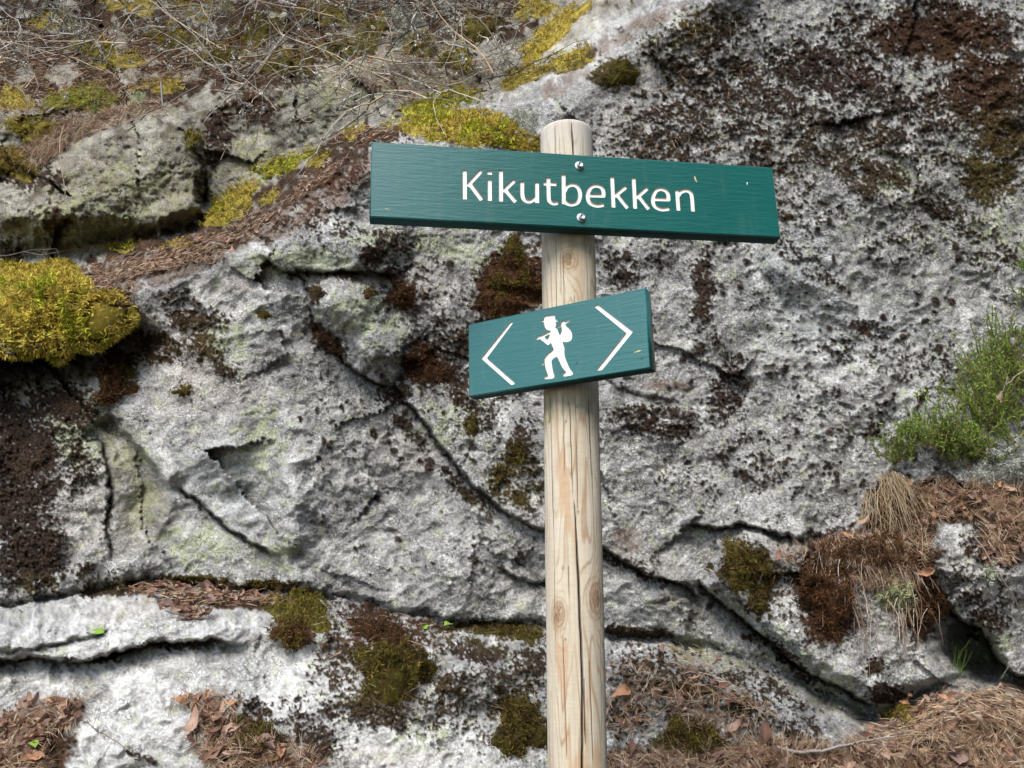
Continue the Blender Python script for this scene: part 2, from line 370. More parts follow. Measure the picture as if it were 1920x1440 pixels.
creases = sstep(0.0, -0.9, bil(w2x / 26 + 9, w2y / 22)) + 0.7 * sstep(-0.2, -1.1, bil(w2x / 75, w2y / 60))
C = mix(C, (0.085, 0.078, 0.068), np.clip(0.62 * creases * (0.7 + 0.8 * fine), 0, 0.9))
blk = sstep(0.18, 0.45, fbm(wx / 13 + 200, wy / 11, 3)) * sstep(-0.2, 0.3, fbm(U / 150 + 70, V_ / 150, 3))
C = mix(C, (0.06, 0.056, 0.054), 0.6 * blk * GRIT)
st2 = fbm((U * .5 + V_ * .87) / 9 + 6 * fbm(U / 120, V_ / 120, 2), (U - V_) / 90, 3)
C = mix(C, (0.11, 0.105, 0.10), .55 * sstep(.12, .4, st2) * sstep(-.1, .3, fbm(U / 200 + 44, V_ / 200, 2)))
C = mix(C, (0.62, 0.62, 0.60), .5 * sstep(-.15, -.45, st2))
C = mix(C, (0.37, 0.42, 0.44), 0.4 * field([(1560, 620, 120, 60, 20, 1), (1500, 500, 80, 90, 0, .8), (1660, 610, 80, 60, 0, .8), (1440, 540, 60, 120, 0, .6), (420, 910, 90, 70, 0, .8), (1720, 820, 60, 80, 0, .7)]) * (0.6 + tone2))
pink = field([(380, 720, 100, 60, 0, .9), (450, 530, 80, 25, 0, .8), (300, 640, 90, 50, 20, .6), (800, 520, 50, 60, 0, .7), (240, 1150, 90, 20, -10, .8), (780, 860, 70, 40, 0, .5), (140, 780, 60, 50, 0, .7), (150, 950, 70, 110, 0, .8), (700, 1420, 150, 20, 0, .7), (1160, 240, 50, 60, 40, .6), (1030, 950, 60, 30, 0, .6), (1400, 1220, 80, 30, 30, .6), (1850, 1080, 60, 60, 0, .5)])
C = mix(C, (0.46, 0.39, 0.34), 0.38 * pink)
GR = [(760, 450, 140, 35, 0, .6), (560, 490, 120, 30, 0, .8), (690, 590, 90, 60, 20, .6), (150, 810, 70, 70, 0, .9), (490, 820, 60, 90, 0, .55), (370, 1020, 90, 50, 0, .6), (270, 940, 30, 50, 0, 1.0), (250, 860, 50, 60, 0, .6), (900, 480, 90, 30, 0, .6),
      (230, 370, 180, 90, -10, .55), (120, 430, 120, 50, 0, .8), (480, 300, 80, 60, 0, .5), (620, 160, 150, 60, 0, .5), (1460, 1220, 90, 40, 35, .6), (1350, 1230, 60, 30, 30, .5), (1880, 430, 90, 70, 0, .42), (1750, 440, 90, 40, 0, .35), (1690, 330, 60, 40, 0, .5),
      (800, 1380, 80, 30, 0, .5), (520, 1040, 60, 40, 0, .6), (840, 790, 70, 60, 0, .5), (430, 640, 60, 40, 0, .7), (1300, 1220, 60, 40, 0, .6), (1550, 1290, 90, 40, 30, .6), (1840, 1220, 60, 60, 0, .8)]
grn = field(GR)
gl = sstep(0.1, 0.35, grn + 0.9 * fbm(wx / 20 + 33, wy / 20, 3) - 0.25)
C = mix(C, (0.34, 0.37, 0.22), 0.66 * gl * (grn > 0.04))
gl2 = sstep(0.28, 0.42, fbm(wx / 22 + 90, wy / 22 + 4, 2))
C = mix(C, (0.38, 0.41, 0.27), 0.5 * gl2)
# bare stone of the back boulder and hollow toned darker, brown dirt, orange brown peat stains
C = mix(C, C * np.array([0.82, 0.77, 0.66]), sstep(20, 80, sr) * 0.95)
C = mix(C, (0.085, 0.065, 0.040), 0.7 * sstep(0.05, 0.4, fbm(wx / 45 + 31, wy / 45, 4)) * sstep(20, 80, sr))
C = mix(C, (0.19, 0.16, 0.10), 0.5 * field([(270, 950, 50, 80, 20, 1), (230, 850, 40, 70, -20, .9), (1200, 1060, 90, 30, 20, .5), (330, 330, 60, 90, 0, .6), (140, 330, 80, 60, 0, .5), (1260, 1140, 60, 40, 0, .3)]))
stain = field([(640, 350, 120, 30, -35, .9), (520, 420, 120, 30, -20, .8), (1180, 60, 160, 20, -28, .7), (1050, 160, 80, 20, -25, .6), (330, 500, 110, 30, -20, .8), (1250, 725, 60, 15, 5, .8), (1030, 1010, 70, 20, 10, .4), (1180, 1010, 40, 30, 20, .6), (870, 650, 40, 30, 0, .6)])
C = mix(C, (0.12, 0.058, 0.025), 0.6 * sstep(0.15, 0.6, stain * (0.8 + 1.2 * tone2)))
# litter covered soil
soil = field([(1500, 1465, 420, 50, 0, 1), (1850, 1370, 170, 75, 0, 1), (1180, 1440, 80, 50, 0, .8), (1640, 1040, 140, 40, 0, 1), (1800, 940, 160, 45, 0, 1), (1880, 1010, 50, 60, 0, .9), (430, 1130, 180, 18, 3, .7), (60, 1400, 90, 70, 0, .9), (450, 1400, 80, 60, 0, .9), (340, 488, 170, 18, -18, .8), (200, 560, 60, 30, 0, .8), (640, 300, 90, 12, -35, .6)])
soil = np.maximum(soil, sstep(0, 40, sr) * sstep(250, 150, V_ + np.clip(U - 350, 0, 400) * 0.3) * 0.95 * (U < 1010))
soil = np.maximum(soil, sstep(1480, 1600, V_) * .8)
soil = np.maximum(soil, sstep(-12, 8, sr) * sstep(95, 55, sr) * (U < 690) * .62)
slm = sstep(0.35, 0.6, soil + 0.35 * fbm(wx / 18, wy / 18 + 3, 3) - 0.9 * sstep(30, 90, sr) * sstep(0.0, 0.3, fbm(wx / 50 + 8, wy / 40, 3)))
brown = np.array([0.060, 0.034, 0.020])[None, None] * (0.85 + 0.9 * tone2 + 0.5 * fine)[..., None]
C = C * (1 - slm[..., None]) + brown * slm[..., None]
Zr -= near * slm * (0.006 * tone2 + 0.004 * fine)
# the crust moss itself : brown black, red brown or olive
dk = np.array([0.040, 0.026, 0.019]) * (1.0 + 0.8 * fine + 0.5 * tone2)[..., None]
red = field([(965, 540, 110, 80, -20, 1), (1550, 1120, 80, 120, 0, 1), (1730, 1130, 50, 100, 0, 1), (1650, 1030, 140, 60, 0, .8), (220, 735, 60, 50, 0, 1), (1760, 80, 170, 80, 0, .6), (640, 350, 140, 50, -30, 1), (720, 1200, 120, 80, 0, .6), (1850, 170, 110, 100, 0, .5), (300, 650, 80, 60, 0, .5), (560, 1200, 60, 50, 0, .8), (480, 180, 80, 60, 0, .9), (750, 560, 50, 50, 0, .6)])
dk = mix(dk, (0.080, 0.036, 0.018), np.clip(red * 0.8 + 0.25 * tone, 0, 1))
ol = field([(1880, 330, 110, 120, 0, .8), (1400, 1070, 70, 70, 0, .9), (980, 1350, 90, 90, 0, .8), (740, 1290, 100, 50, 0, .7), (1150, 140, 70, 60, 0, .9), (1250, 60, 150, 50, -25, .8), (940, 1190, 140, 30, 0, .7), (350, 1090, 300, 20, 0, .9), (215, 660, 60, 50, 0, .7), (960, 920, 80, 80, 0, .8), (1300, 1330, 150, 80, 0, .6), (1550, 340, 300, 100, 0, .3), (390, 640, 80, 60, 0, .5), (60, 440, 120, 60, 0, .3)])
dk = mix(dk, (0.085, 0.066, 0.012), np.clip(ol * 0.85 + 0.2 * fbm(U / 60, V_ / 60 + 30, 2), 0, 1) * 0.8)
C = C * (1 - dark[..., None]) + dk * dark[..., None]
C = mix(C, (0.035, 0.028, 0.018), np.clip(CRK * (.62 + 1.0 * tone2 + .4 * fine), 0, .88))
C = np.concatenate([np.clip(C, 0.006, 0.70), GRIT[..., None]], 2)
Z = Zr
Z = Z - near * sstep(20, 70, sr) * (0.009 * -bil(w2x / 34, w2y / 26) - 3.0 * hi_ + 0.008 * fbm(U / 20, V_ / 14, 3) + 0.004 * crust)
P = unproject(U, V_, Z)

# smoothed copy for placing things
def blur(A, n):
    k = np.ones(n) / n
    A = np.apply_along_axis(lambda r: np.convolve(np.pad(r, n // 2, 'edge'), k, 'valid'), 1, A)
    return np.apply_along_axis(lambda r: np.convolve(np.pad(r, n // 2, 'edge'), k, 'valid'), 0, A)
SU = slice(None, None, 3)
Zs = blur(Z[SU, SU], 5)
gu, gv = GU[SU], GV[SU]
Ps = unproject(U[SU, SU], V_[SU, SU], Zs)
du = np.gradient(Ps, axis=1); dv = np.gradient(Ps, axis=0)
Ns = np.cross(dv, du); Ns /= np.linalg.norm(Ns, axis=2, keepdims=True) + 1e-12
if np.mean(np.sum(Ns * (EYE - Ps), axis=2)) < 0: Ns = -Ns
def samp(A, xs, ys, u, v):
    fu = np.clip(np.interp(u, xs, np.arange(len(xs))), 0, len(xs) - 1.001); fv = np.clip(np.interp(v, ys, np.arange(len(ys))), 0, len(ys) - 1.001)
    i, j = fu.astype(int), fv.astype(int); a, b = (fu - i), (fv - j)
    if A.ndim == 3: a, b = a[..., None], b[..., None]
    return (A[j, i] * (1 - a) + A[j, i + 1] * a) * (1 - b) + (A[j + 1, i] * (1 - a) + A[j + 1, i + 1] * a) * b
def surf(u, v):
    u = np.atleast_1d(np.asarray(u, float)); v = np.atleast_1d(np.asarray(v, float))
    p = samp(P, GU, GV, u, v); n = samp(Ns, gu, gv, u, v)
    n /= np.linalg.norm(n, axis=1, keepdims=True)
    return p, n

# ------------------------------------------------------------------ materials
def new_mat(name):
    m = bpy.data.materials.new(name); m.use_nodes = True
    return m, m.node_tree, m.node_tree.nodes['Principled BSDF']
def N(t, kind, **kw):
    n = t.nodes.new(kind)
    for k, v in kw.items(): setattr(n, k, v)
    return n
def attr_mat(name, rough=0.9, bump=0.0, scale=300, contrast=0.25, spec=0.2, translucent=0.0):
    m, t, b = new_mat(name)
    a = N(t, 'ShaderNodeVertexColor', layer_name='albedo')
    tc = N(t, 'ShaderNodeTexCoord')
    no = N(t, 'ShaderNodeTexNoise'); no.inputs['Scale'].default_value = scale; no.inputs['Detail'].default_value = 3
    t.links.new(tc.outputs['Object'], no.inputs['Vector'])
    mr = N(t, 'ShaderNodeMapRange'); mr.inputs['From Min'].default_value = 0.3; mr.inputs['From Max'].default_value = 0.7
    mr.inputs['To Min'].default_value = 1 - contrast; mr.inputs['To Max'].default_value = 1 + contrast
    t.links.new(no.outputs['Fac'], mr.inputs['Value'])
    mx = N(t, 'ShaderNodeVectorMath', operation='SCALE')
    t.links.new(a.outputs['Color'], mx.inputs[0]); t.links.new(mr.outputs[0], mx.inputs['Scale'])
    t.links.new(mx.outputs[0], b.inputs['Base Color'])
    b.inputs['Roughness'].default_value = rough
    b.inputs['Specular IOR Level'].default_value = spec
    if bump:
        bp = N(t, 'ShaderNodeBump'); bp.inputs['Strength'].default_value = 1; bp.inputs['Distance'].default_value = bump
        t.links.new(no.outputs['Fac'], bp.inputs['Height']); t.links.new(bp.outputs[0], b.inputs['Normal'])
    if translucent:
        tr = N(t, 'ShaderNodeBsdfTranslucent'); t.links.new(mx.outputs[0], tr.inputs['Color'])
        ms = N(t, 'ShaderNodeMixShader'); ms.inputs[0].default_value = translucent
        out = t.nodes['Material Output']
        t.links.new(b.outputs[0], ms.inputs[1]); t.links.new(tr.outputs[0], ms.inputs[2]); t.links.new(ms.outputs[0], out.inputs['Surface'])
    return m
def rock_mat():
    m, t, b = new_mat('lichened_stone')
    a = N(t, 'ShaderNodeVertexColor', layer_name='albedo'); tc = N(t, 'ShaderNodeTexCoord')
    wn = N(t, 'ShaderNodeTexNoise'); wn.inputs['Scale'].default_value = 60; wn.inputs['Detail'].default_value = 3
    t.links.new(tc.outputs['Object'], wn.inputs['Vector'])
    wa = N(t, 'ShaderNodeVectorMath', operation='MULTIPLY_ADD'); wa.inputs[1].default_value = (.02, .02, .02)
    t.links.new(wn.outputs['Color'], wa.inputs[0]); t.links.new(tc.outputs['Object'], wa.inputs[2])
    v1 = N(t, 'ShaderNodeTexVoronoi', feature='DISTANCE_TO_EDGE'); v1.inputs['Scale'].default_value = 85
    t.links.new(wa.outputs[0], v1.inputs['Vector'])
    n1 = N(t, 'ShaderNodeTexNoise'); n1.inputs['Scale'].default_value = 150; n1.inputs['Detail'].default_value = 4; n1.inputs['Roughness'].default_value = .65
    t.links.new(wa.outputs[0], n1.inputs['Vector'])
    n2 = N(t, 'ShaderNodeTexNoise'); n2.inputs['Scale'].default_value = 12; n2.inputs['Detail'].default_value = 5
    t.links.new(tc.outputs['Object'], n2.inputs['Vector'])
    r1 = N(t, 'ShaderNodeMapRange'); r1.inputs['From Max'].default_value = 0.16; r1.inputs['To Min'].default_value = 0.45; r1.inputs['To Max'].default_value = 1.08
    t.links.new(v1.outputs['Distance'], r1.inputs['Value'])
    r2 = N(t, 'ShaderNodeMapRange'); r2.inputs['From Min'].default_value = .36; r2.inputs['From Max'].default_value = .62; r2.inputs['To Min'].default_value = 0.42; r2.inputs['To Max'].default_value = 1.40
    t.links.new(n1.outputs['Fac'], r2.inputs['Value'])
    r3 = N(t, 'ShaderNodeMapRange'); r3.inputs['From Min'].default_value = .42; r3.inputs['From Max'].default_value = .6
    t.links.new(n2.outputs['Fac'], r3.inputs['Value'])
    mxf = N(t, 'ShaderNodeMix'); mxf.inputs[2].default_value = 1.0
    t.links.new(r3.outputs[0], mxf.inputs[0]); t.links.new(r1.outputs[0], mxf.inputs[3])
    mu = N(t, 'ShaderNodeMath', operation='MULTIPLY'); t.links.new(mxf.outputs[0], mu.inputs[0]); t.links.new(r2.outputs[0], mu.inputs[1])
    mg = N(t, 'ShaderNodeMapRange'); mg.inputs['To Min'].default_value = .28; mg.inputs['To Max'].default_value = 1
    t.links.new(a.outputs['Alpha'], mg.inputs[0])
    mz = N(t, 'ShaderNodeMix'); mz.inputs[2].default_value = 1.0; t.links.new(mg.outputs[0], mz.inputs[0]); t.links.new(mu.outputs[0], mz.inputs[3]); mu = mz
    sc = N(t, 'ShaderNodeVectorMath', operation='SCALE'); t.links.new(a.outputs['Color'], sc.inputs[0]); t.links.new(mu.outputs[0], sc.inputs['Scale'])
    t.links.new(sc.outputs[0], b.inputs['Base Color'])
    b.inputs['Roughness'].default_value = .93; b.inputs['Specular IOR Level'].default_value = .12
    bp = N(t, 'ShaderNodeBump'); bp.inputs['Distance'].default_value = .008; t.links.new(n1.outputs['Fac'], bp.inputs['Height']); t.links.new(mg.outputs[0], bp.inputs['Strength'])
    b2 = N(t, 'ShaderNodeBump'); b2.inputs['Distance'].default_value = .006; b2.inputs['Strength'].default_value = .6
    t.links.new(mxf.outputs[0], b2.inputs['Height']); t.links.new(bp.outputs[0], b2.inputs['Normal']); t.links.new(b2.outputs[0], b.inputs['Normal'])
    return m
M_rock = rock_mat()
M_moss = attr_mat('moss', 0.85, 0, 120, 0.2, 0.15, 0.25)
M_leafdead = attr_mat('dead_leaf', 0.7, 0.0005, 200, 0.25, 0.3, 0.1)
M_needle = attr_mat('dry_needle', 0.7, 0, 90, 0.2, 0.25)
M_twig = attr_mat('dead_twig', 0.85, 0.001, 300, 0.35, 0.15)
M_green = attr_mat('fresh_foliage', 0.6, 0, 120, 0.15, 0.3, 0.3)
M_lichen = attr_mat('reindeer_lichen', 0.9, 0, 150, 0.15, 0.1, 0.25)
M_wood = attr_mat('weathered_pine', 0.72, 0.0006, 900, 0.08, 0.25)

def paint_mat():
    m, t, b = new_mat('green_board_paint')
    tc = N(t, 'ShaderNodeTexCoord')
    mp = N(t, 'ShaderNodeMapping'); mp.inputs['Scale'].default_value = (22, 190, 60)
    t.links.new(tc.outputs['Object'], mp.inputs[0])
    n1 = N(t, 'ShaderNodeTexNoise'); n1.inputs['Scale'].default_value = 1; n1.inputs['Detail'].default_value = 6; n1.inputs['Distortion'].default_value = 0.6
    t.links.new(mp.outputs[0], n1.inputs['Vector'])
    n2 = N(t, 'ShaderNodeTexNoise'); n2.inputs['Scale'].default_value = 330; n2.inputs['Detail'].default_value = 2
    t.links.new(tc.outputs['Object'], n2.inputs['Vector'])
    n3 = N(t, 'ShaderNodeTexNoise'); n3.inputs['Scale'].default_value = 9; n3.inputs['Detail'].default_value = 4
    t.links.new(tc.outputs['Object'], n3.inputs['Vector'])
    cr = N(t, 'ShaderNodeMix', data_type='RGBA')
    cr.inputs[6].default_value = (0.001, 0.083, 0.072, 1); cr.inputs[7].default_value = (0.002, 0.104, 0.092, 1)
    t.links.new(n3.outputs['Fac'], cr.inputs[0])
    mg_ = N(t, 'ShaderNodeMapping'); mg_.inputs['Scale'].default_value = (70, 9, 20); t.links.new(tc.outputs['Object'], mg_.inputs[0])
    n4 = N(t, 'ShaderNodeTexNoise'); n4.inputs['Scale'].default_value = 1; n4.inputs['Detail'].default_value = 5; t.links.new(mg_.outputs[0], n4.inputs['Vector'])
    n5 = N(t, 'ShaderNodeTexNoise'); n5.inputs['Scale'].default_value = 140; n5.inputs['Detail'].default_value = 3; t.links.new(tc.outputs['Object'], n5.inputs['Vector'])
    g4 = N(t, 'ShaderNodeMapRange'); g4.inputs['From Min'].default_value = .55; g4.inputs['From Max'].default_value = .75; g4.inputs['To Max'].default_value = .14; t.links.new(n4.outputs['Fac'], g4.inputs[0])
    g5 = N(t, 'ShaderNodeMapRange'); g5.inputs['From Min'].default_value = .72; g5.inputs['From Max'].default_value = .78; g5.inputs['To Max'].default_value = .35; t.links.new(n5.outputs['Fac'], g5.inputs[0])
    ad = N(t, 'ShaderNodeMath', operation='ADD'); t.links.new(g4.outputs[0], ad.inputs[0]); t.links.new(g5.outputs[0], ad.inputs[1])
    gm = N(t, 'ShaderNodeMix', data_type='RGBA'); gm.inputs[7].default_value = (.12, .17, .12, 1)
    t.links.new(ad.outputs[0], gm.inputs[0]); t.links.new(cr.outputs[2], gm.inputs[6]); t.links.new(gm.outputs[2], b.inputs['Base Color'])
    b1 = N(t, 'ShaderNodeBump'); b1.inputs['Distance'].default_value = 0.0013; b1.inputs['Strength'].default_value = 0.8
    t.links.new(n1.outputs['Fac'], b1.inputs['Height'])
    b2 = N(t, 'ShaderNodeBump'); b2.inputs['Distance'].default_value = 0.0006; b2.inputs['Strength'].default_value = 0.5
    t.links.new(n2.outputs['Fac'], b2.inputs['Height']); t.links.new(b1.outputs[0], b2.inputs['Normal'])
    t.links.new(b2.outputs[0], b.inputs['Normal'])
    rr = N(t, 'ShaderNodeMapRange'); rr.inputs['To Min'].default_value = 0.40; rr.inputs['To Max'].default_value = 0.48
    t.links.new(n3.outputs['Fac'], rr.inputs[0]); t.links.new(rr.outputs[0], b.inputs['Roughness'])
    b.inputs['Specular IOR Level'].default_value = 0.3
    b.inputs['Coat Weight'].default_value = 0.7; b.inputs['Coat Roughness'].default_value = 0.22; b.inputs['Coat IOR'].default_value = 1.6
    return m
M_paint = paint_mat()
def flat_mat(name, col, rough=0.6, metal=0.0, bump=0.0, scale=200, var=0.12):
    m, t, b = new_mat(name)
    tc = N(t, 'ShaderNodeTexCoord'); no = N(t, 'ShaderNodeTexNoise'); no.inputs['Scale'].default_value = scale
    t.links.new(tc.outputs['Object'], no.inputs['Vector'])
    mxn = N(t, 'ShaderNodeMix', data_type='RGBA'); c = np.array(col)
    mxn.inputs[6].default_value = (*(c * (1 - var)), 1); mxn.inputs[7].default_value = (*np.clip(c * (1 + var), 0, 1), 1)
    t.links.new(no.outputs['Fac'], mxn.inputs[0]); t.links.new(mxn.outputs[2], b.inputs['Base Color'])
    b.inputs['Roughness'].default_value = rough; b.inputs['Metallic'].default_value = metal
    if bump:
        bp = N(t, 'ShaderNodeBump'); bp.inputs['Distance'].default_value = bump
        t.links.new(no.outputs['Fac'], bp.inputs['Height']); t.links.new(bp.outputs[0], b.inputs['Normal'])
    return m
M_white = flat_mat('white_letter_paint', (0.80, 0.785, 0.75), 0.55, 0, 0.0004, 260, 0.08)
M_cut = flat_mat('routed_wood_edge', (0.50, 0.38, 0.25), 0.8, 0, 0, 300, 0.3)
M_metal = flat_mat('zinc_bolt', (0.50, 0.52, 0.54), 0.42, 1.0, 0.0002, 400, 0.1)
M_under = flat_mat('shaded_green_underside', (0.004, 0.050, 0.048), 0.95, 0, 0.0004, 120, 0.5)  # darker matte copy of the board paint, underside shade put into its colour
M_chip = flat_mat('bare_wood_chip', (0.62, 0.47, 0.20), 0.8, 0, 0, 400, 0.4)
M_dent = flat_mat('dark_dent', (0.008, 0.05, 0.048), 0.6, 0, 0, 400, 0.3)
M_ground = flat_mat('forest_floor', (0.075, 0.06, 0.035), 0.95, 0, 0.03, 6, 0.5)

# ------------------------------------------------------------------ setting : the rock relief divided into its stones
nv, nu = U.shape
idx = np.arange(nv * nu).reshape(nv, nu)
quads = np.stack([idx[:-1, :-1], idx[1:, :-1], idx[1:, 1:], idx[:-1, 1:]], -1).reshape(-1, 4)
cu_ = (WU[:-1, :-1] + WU[1:, 1:]).ravel() / 2; cv_ = (WV[:-1, :-1] + WV[1:, 1:]).ravel() / 2
region = np.zeros(len(quads), int)
sr_c = ((sr[:-1, :-1] + sr[1:, 1:]) / 2).ravel(); sl_c = ((sl[:-1, :-1] + sl[1:, 1:]) / 2).ravel()
region[sr_c > 45] = 1
region[pip([(-60, 345), (60, 330), (110, 290), (200, 235), (290, 205), (350, 212), (388, 260), (398, 320), (392, 410), (300, 445), (150, 475), (-60, 495)], cu_, cv_) & (sr_c > 20)] = 2
region[sl_c < 0] = 3
region[(sl_c >= 0) & pip(BLOCK, cu_, cv_)] = 4
region[(sl_c >= 0) & pip([(1745, 1120), (1730, 1000), (1800, 985), (1960, 975), (2060, 1000), (2060, 1320), (1960, 1300), (1890, 1260), (1850, 1200), (1800, 1165)], cu_, cv_)] = 5
region[(sl_c >= 0) & pip([(1040, 1045), (1140, 1032), (1200, 1072), (1290, 1104), (1298, 1200), (1040, 1180)], cu_, cv_)] = 6
region[(sl_c >= 0) & pip([(575, 512), (640, 505), (760, 518), (800, 560), (770, 690), (740, 740), (680, 702), (620, 662), (583, 590)], cu_, cv_)] = 7
INFO = {0: ('rock_face', None), 1: ('hillside', None), 3: ('rock_ledge', None),
        2: ('boulder', 'shaded olive grey boulder at upper left under a mossy litter edge'),
        4: ('rock_block', 'angular lichened rock block with overhanging lower edge right of the post, below the turf'),
        5: ('rock_block', 'pale rock block at the right edge above a dark cave-like gap'),
        6: ('rock_block', 'dark grey wedge of rock directly right of the post under the diagonal crack'),
        7: ('rock_hump', 'rounded hump of grey rock ringed by a mossy crack, left of both boards')}
Pf = P.reshape(-1, 3); Cf = C.reshape(-1, 4)
for r, (nm, lab) in INFO.items():
    q = quads[region == r]
    if not len(q): continue
    used, inv = np.unique(q, return_inverse=True)
    o = mesh_np(nm, Pf[used], inv.reshape(-1, 4), M_rock, color=Cf[used], smooth=True, origin=None)
    if lab: tag(o, lab, 'rock')
    else: tag(o, kind='structure')
gme = mesh_np('ground', [(-300, -300, 0), (300, -300, 0), (300, 300, 0), (-300, 300, 0)], np.array([[0, 1, 2, 3]]), M_ground)
tag(gme, kind='structure')

# ------------------------------------------------------------------ signpost
def post_axis(v):            # vertical post, axis depth by the height in view
    k = 7879.0
    return k / (5815 - (720 - v))
A_top = unproject(1062, 251, post_axis(251)); A_bot = unproject(1083, 1440, post_axis(1440))
ax_dir = (A_top - A_bot); Lp = np.linalg.norm(ax_dir); ax_dir /= Lp
base_pt = A_bot - ax_dir * (A_bot[2] / ax_dir[2])
signpost = empty('signpost', tuple(base_pt), 'pale round wooden signpost carrying two green boards in front of the rock', 'signpost')
Ltot = np.linalg.norm(A_top - base_pt)
def proj(p):
    d = np.asarray(p) - EYE; z = d @ FWD
    return 960 + F * (d @ RIGHT) / z, 720 - F * (d @ UP) / z
def post_radius(h):          # h = height above ground along the axis
    z = (A_top - (Ltot - h[..., None]) * ax_dir)[..., 2] if np.ndim(h) else None
    t = (h - (Ltot - Lp)) / Lp
    return 0.0462 + 0.0032 * np.clip(t, -1, 1)
# height coordinate of a picture row on the post's front
hs = np.linspace(0, Ltot, 900)
front = base_pt + hs[:, None] * ax_dir - np.array([0, 1, 0]) * post_radius(hs)[:, None]
rowv = proj_v = np.array([proj(p)[1] for p in front])
def h_of_v(v): return np.interp(-v, -rowv, hs)
def th_of(u, v):
    h = h_of_v(v); c = base_pt + h * ax_dir; uc, _ = proj(c); z = (c - EYE) @ FWD
    return math.asin(max(-1, min(1, (u - uc) / (F * float(post_radius(np.array(h))) / z))))
rings = np.concatenate([np.linspace(0, h_of_v(1480), 20)[:-1], np.linspace(h_of_v(1480), Ltot, 360)])
th = np.concatenate([np.linspace(-1.7, 1.7, 160), np.linspace(1.7, 2 * np.pi - 1.7, 34)[1:-1]])
TH, H = np.meshgrid(th, rings)
R0 = post_radius(H)
S = np.sin(TH / 2) * 2 * R0          # continuous arc coordinate
S = np.where(np.abs(TH) < 1.75, TH * R0, R0 * 1.75 * 0 + TH * R0)
knots = [(1062, 487, 11, 17, 1.0), (1045, 1152, 11, 18, 1.0), (1113, 1122, 13, 23, 1.1), (1060, 560, 4, 8, .3), (1105, 800, 4, 20, .3)]
hfield = 4.2 * fbm(S * 20 + 3, H * 2.0, 3) + 45 * S
knot_m = np.zeros(TH.shape); ring_m = np.zeros(TH.shape); Rr = R0.copy()
for ku, kv, ra, rb, w in knots:
    hk = h_of_v(kv); tk = th_of(ku, kv); ds = (TH - tk) * R0 * 1000; dh = (H - hk) * 1000
    ds = np.where(np.abs(TH) < 1.75, ds, 999)
    e = np.hypot(ds / ra, dh / rb) + 0.12 * perlin(TH * 20, H * 200)
    if w >= .9:
        knot_m = np.maximum(knot_m, sstep(0.95, 0.6, e)); ring_m = np.maximum(ring_m, np.exp(-((e - 1.0) / 0.16) ** 2)); ring_m = np.maximum(ring_m, 0.6 * np.exp(-((e - 1.45) / 0.12) ** 2))
        Rr += 0.0016 * np.exp(-(e / 1.3) ** 2) - 0.0012 * knot_m * (0.5 + perlin(TH * 60, H * 500))
    hfield += 4.5 * w * np.exp(-(np.hypot(ds / (ra * 1.3), dh / (rb * 2.4))) ** 1.5)
lat = np.abs(((hfield * 1.0) % 1.0) - 0.5) * 2          # contour bands
band = sstep(0.62, 1.0, lat)
stripe = 0.5 + 0.5 * fbm(S * 420, H * 5 + 3, 3)
pc = np.array([0.56, 0.485, 0.365]) * (0.74 + 0.42 * stripe)[..., None]
pc = mix(pc, (0.66, 0.60, 0.50), 0.5 * sstep(0.0, 0.5, fbm(S * 30 + 7, H * 4, 3)))
pc = mix(pc, (0.33, 0.19, 0.09), 0.62 * band * (0.45 + 0.8 * sstep(-.3, .3, fbm(S * 30, H * 3 + 20, 2))))
patch = sstep(0.12, 0.3, fbm(S * 26 + 40, H * 5.5, 3) - 0.1 * np.abs(TH)) * sstep(Ltot * .93, Ltot * .8, H)
pc = mix(pc, (0.47, 0.30, 0.17), 0.7 * patch)
pc = mix(pc, (0.23, 0.12, 0.06), 0.9 * knot_m * (.75 + .8 * perlin(TH * 70, H * 700))); pc = mix(pc, (0.27, 0.15, 0.07), 0.8 * ring_m)
mill = perlin(H * 260, TH * 2)                          # faint turning marks
pc *= (1 + 0.07 * mill)[..., None]; Rr = Rr + 0.00012 * mill
# grey weathering on the top, algae under each board, olive tone painted down the right side
pc = mix(pc, (0.50, 0.475, 0.44), 0.55 * sstep(h_of_v(300), h_of_v(240), H))
alg_olive = np.exp(-((H - h_of_v(455)) / 0.030) ** 2) * sstep(-1.3, .2, -np.abs(TH - 0.1)) + 0.8 * np.exp(-((H - h_of_v(755)) / 0.026) ** 2) + 0.9 * sstep(1.02, 1.4, TH) * (np.abs(TH) < 1.75)
pc = mix(pc, (0.085, 0.085, 0.022), 0.85 * np.clip(alg_olive * (0.7 + 0.6 * fbm(S * 60, H * 30, 3)), 0, 1))
def post_crack(pts, w, dep):
    global pc, Rr
    hh = [h_of_v(p[1]) for p in pts]; tt_ = [th_of(*p) for p in pts]
    o_ = np.argsort(hh); hh = np.array(hh)[o_]; tt_ = np.array(tt_)[o_]
    tc_ = np.interp(H, hh, tt_) + 0.012 * perlin(H * 30, H * 0 + w) ; k = sstep(0, 0.25, (H - hh[0]) / (hh[-1] - hh[0] + 1e-9)) * sstep(0, 0.25, (hh[-1] - H) / (hh[-1] - hh[0] + 1e-9))
    d = np.abs(TH - tc_) * R0 * 1000
    m = np.exp(-(d / (w * (0.35 + 0.65 * k))) ** 2) * (k > 0) * sstep(0, 0.06, k)
    Rr = Rr - dep * m; pc = mix(pc, (0.030, 0.020, 0.014), np.clip(1.5 * m * min(1, w / .8), 0, 0.97))
post_crack([(1072, 930), (1076, 1000), (1081, 1100), (1085, 1200), (1088, 1300), (1087, 1440), (1085, 1600)], 1.5, 0.009)
post_crack([(1091, 1270), (1092, 1350), (1093, 1400)], 0.9, 0.004)
post_crack([(1068, 228), (1070, 260), (1075, 330)], 1.2, 0.006)
